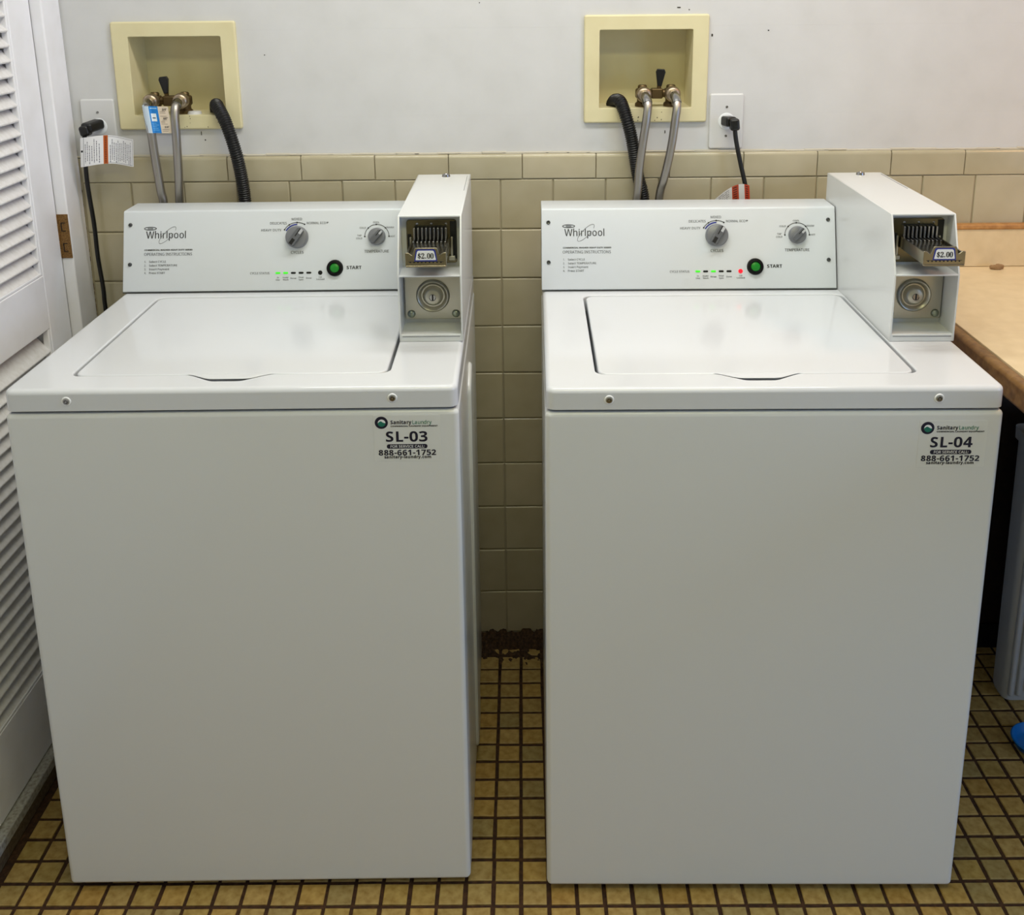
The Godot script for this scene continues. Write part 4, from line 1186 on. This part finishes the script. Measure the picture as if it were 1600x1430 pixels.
func outlet(at: Vector3, label: String, screw: Vector2, _g: String) -> void:
	var t := thing("wall_outlet", label, "outlet", at, 0, "outlet plates")
	obj("cover_plate", Kit.new().extrude(rrect(-0.0352, -0.0570, 0.0352, 0.0570, 0.005), 0.0, 0.0055, 0.0035), M.plastic_plate, t)
	obj("receptacle", Kit.new().lathe([Vector2(0.0001, 0.0075), Vector2(0.0150, 0.0075), Vector2(0.0168, 0.0066), Vector2(0.0172, 0.005)], 30, Transform3D(Basis(Vector3(1, 0, 0), PI / 2), Vector3(0.0, 0.0005, 0))), M.white, t)
	for s in [-1, 1]:
		var sc := obj("screw", Kit.new().lathe([Vector2(0.0001, 0.0068), Vector2(0.0020, 0.0066), Vector2(0.0032, 0.005)], 14, Transform3D(Basis(Vector3(1, 0, 0), PI / 2), Vector3(0, s * 0.030, 0))), M.chrome, t)
		obj("screw_slot", Kit.new().rbox(Vector3.ZERO, Vector3(0.0050, 0.0008, 0.0006), 0.0002, 1, Transform3D(Basis(Vector3(0, 0, 1), 0.6 * s), Vector3(0, s * 0.030, 0.0068))), M.dark, sc)


func warning_tag(c: Node3D) -> void:
	# a stiff printed paper tag looped on the cord, waving out to the right
	var k := Kit.new()
	var n := 24
	for i in n:
		var q := []
		for j in 2:
			var f := float(i + j) / n
			var x := -0.9020 + 0.1085 * f
			var z := 0.0500 + 0.007 * sin(f * 6.5 + 0.5) + 0.003 * f
			var sl := 0.007 * 6.5 * cos(f * 6.5 + 0.5) / 0.1085
			var nn := Vector3(-sl, 0, 1).normalized()
			var top := 1.2030 + 0.0035 * sin(f * 5.0 - 0.6) - 0.002 * f
			q.append([Vector3(x, top, z), Vector3(x - 0.0055 + 0.001 * f, top - 0.0600 + 0.004 * f, z), nn, f])
		for back in [0.0, -0.0005]:
			var o := Vector3(0, 0, back)
			k.quad(q[0][0] + o, q[1][0] + o, q[1][1] + o, q[0][1] + o, q[0][2], q[1][2], q[1][2], q[0][2], Vector2(q[0][3], 0), Vector2(q[1][3], 0), Vector2(q[1][3], 1), Vector2(q[0][3], 1))
	var g := Image.create(320, 176, false, Image.FORMAT_RGB8)
	g.fill(Color(0.92, 0.92, 0.93))
	g.fill_rect(Rect2i(22, 2, 2, 172), Color(0.25, 0.25, 0.3))
	g.fill_rect(Rect2i(4, 76, 14, 12), Color(0.05, 0.05, 0.06))
	g.fill_rect(Rect2i(136, 0, 24, 176), Color(0.72, 0.36, 0.15))
	for y in range(8, 168, 11):
		g.fill_rect(Rect2i(143, y, 10, 6), Color(0.38, 0.13, 0.06))
	# rows of small print running upwards
	for x in [32, 45, 58, 72, 85, 98, 112, 170, 181, 192, 204, 215, 227, 239, 251, 263, 275, 287, 298]:
		var y := rng.randi_range(12, 60)
		var stop := rng.randi_range(140, 168)
		while y < stop:
			var s := rng.randi_range(4, 13)
			g.fill_rect(Rect2i(x, y, 4, s), Color(0.33, 0.33, 0.40))
			y += s + rng.randi_range(2, 4)
	for e in [Rect2i(160, 6, 154, 2), Rect2i(160, 168, 154, 2), Rect2i(312, 6, 2, 164)]:
		g.fill_rect(e, Color(0.4, 0.4, 0.42))
	var m := mat(Color(1, 1, 1), 0.3)
	m.albedo_texture = ImageTexture.create_from_image(g)
	var w := obj("warning_tag", k, m, c)
	w.set_meta("label", "white paper tag with small print and an orange band")


# ---------------------------------------------------------------- counter and what stands round it
func counter_side() -> void:
	var y := 0.9045
	var t := thing("countertop", "tan laminate countertop with a worn wooden edge, beside the SL-04 washer", "countertop", Vector3(1.5, y - 0.04, 0.5))
	var off := Transform3D(Basis.IDENTITY, -t.position)
	var x0 := 0.7625
	var x1 := 2.295
	var z1 := 1.15
	obj("laminate_top", Kit.new().rbox(Vector3((x0 + x1) / 2, y - 0.018, z1 / 2 + 0.005), Vector3(x1 - x0, 0.036, z1), 0.001, 2, off), M.laminate, t)
	obj("wood_edge", Kit.new().rbox(Vector3(x0 - 0.0105, y - 0.0215, z1 / 2 + 0.02), Vector3(0.022, 0.042, z1 + 0.03), 0.008, 4, off).rbox(Vector3((x0 + x1) / 2, y - 0.0215, z1 + 0.016), Vector3(x1 - x0, 0.042, 0.022), 0.008, 4, off), M.wood, t)
	obj("backsplash", Kit.new().rbox(Vector3((x0 + x1) / 2 - 0.01, y + 0.0410, 0.0155), Vector3(x1 - x0 + 0.02, 0.0805, 0.014), 0.001, 2, off), M.laminate, t)
	obj("backsplash_cap", Kit.new().rbox(Vector3((x0 + x1) / 2 - 0.01, y + 0.0870, 0.0165), Vector3(x1 - x0 + 0.02, 0.012, 0.018), 0.004, 4, off), M.light_wood, t)
	var crumb := Kit.new()
	for q in [[0.0, 0.0, 0.016, 0.010], [0.008, 0.001, 0.012, 0.009], [-0.009, 0.0, 0.011, 0.008], [0.003, 0.003, 0.010, 0.008]]:
		crumb.rbox(Vector3(q[0], 0.004 + q[1], rng.randf_range(-0.002, 0.002)), Vector3(q[2], q[3], 0.010), 0.003, 2, Transform3D(Basis(Vector3(0, 1, 0), rng.randf_range(-0.5, 0.5)), Vector3.ZERO))
	tag(obj("crumb", crumb, M.crumb, self, Transform3D(Basis.IDENTITY, Vector3(0.988, y + 0.0006, 0.045))), "small crumbly brown scrap lying on the tan countertop by the backsplash", "scrap")
	# dark boarded cabinet side under the counter
	var cab := thing("cabinet", "dark brown boarded cabinet in the shade under the tan countertop", "cabinet", Vector3(1.3, 0, 0.2))
	var co := Transform3D(Basis.IDENTITY, -cab.position)
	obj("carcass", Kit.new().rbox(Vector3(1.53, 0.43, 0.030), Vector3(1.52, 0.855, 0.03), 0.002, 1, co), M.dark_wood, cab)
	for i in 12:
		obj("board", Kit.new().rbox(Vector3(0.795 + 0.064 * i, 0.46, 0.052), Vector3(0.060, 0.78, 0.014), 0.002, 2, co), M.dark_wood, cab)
	obj("plinth", Kit.new().rbox(Vector3(1.53, 0.03, 0.048), Vector3(1.52, 0.06, 0.008), 0.001, 1, co), M.dark, cab)
	# white bin
	var b := thing("waste_bin", "slim tall white plastic bin with ribbed sides under the counter", "bin", Vector3(1.131, 0, 0.208))
	var tall := 0.61
	var shell := Kit.new()
	var prev := PackedVector2Array()
	var rows := [[0.0, -0.010], [0.005, -0.003], [0.016, 0.0], [0.58, 0.003], [0.585, 0.008], [0.61, 0.009]]
	for r in rows.size():
		var g: float = rows[r][1]
		var ring := rrect(-0.125 - g, -0.032 - g, 0.125 + g, 0.032 + g, 0.016, 5)
		if r > 0:
			shell.wall_ring(prev, ring, rows[r - 1][0], rows[r][0], Kit.edge_normals(ring), 0, 0, Transform3D(Basis(Vector3(1, 0, 0), Vector3(0, 0, 1), Vector3(0, 1, 0)), Vector3.ZERO))
		else:
			shell.cap(ring, 0.0, -1.0, Transform3D(Basis(Vector3(1, 0, 0), Vector3(0, 0, 1), Vector3(0, 1, 0)), Vector3.ZERO))
		prev = ring
	obj("bin_body", shell, M.bin, b)
	for x in [-0.112, -0.096, 0.096, 0.112]:
		obj("rib", Kit.new().rbox(Vector3.ZERO, Vector3(0.011, 0.565, 0.012), 0.005, 3, Transform3D(Basis.IDENTITY, Vector3(x, 0.302, 0.0325))), M.bin, b)
	obj("recessed_panel", Kit.new().extrude(rrect(-0.084, 0.02, 0.084, 0.58, 0.018), -0.004, 0.004, 0.003, 0.0, Transform3D(Basis.IDENTITY, Vector3(0, 0.0, 0.0335))), M.bin, b)
	# blue dish
	var dish := obj("dish", Kit.new().lathe([Vector2(0.0001, 0.0), Vector2(0.034, 0.0), Vector2(0.043, 0.006), Vector2(0.049, 0.020), Vector2(0.051, 0.021), Vector2(0.049, 0.0225), Vector2(0.046, 0.021), Vector2(0.040, 0.009), Vector2(0.032, 0.004), Vector2(0.0001, 0.004)], 36), M.blue, self, Transform3D(Basis.IDENTITY, Vector3(1.014, 0.0008, 0.375)))
	tag(dish, "small round blue plastic dish on the floor near the white bin", "dish")
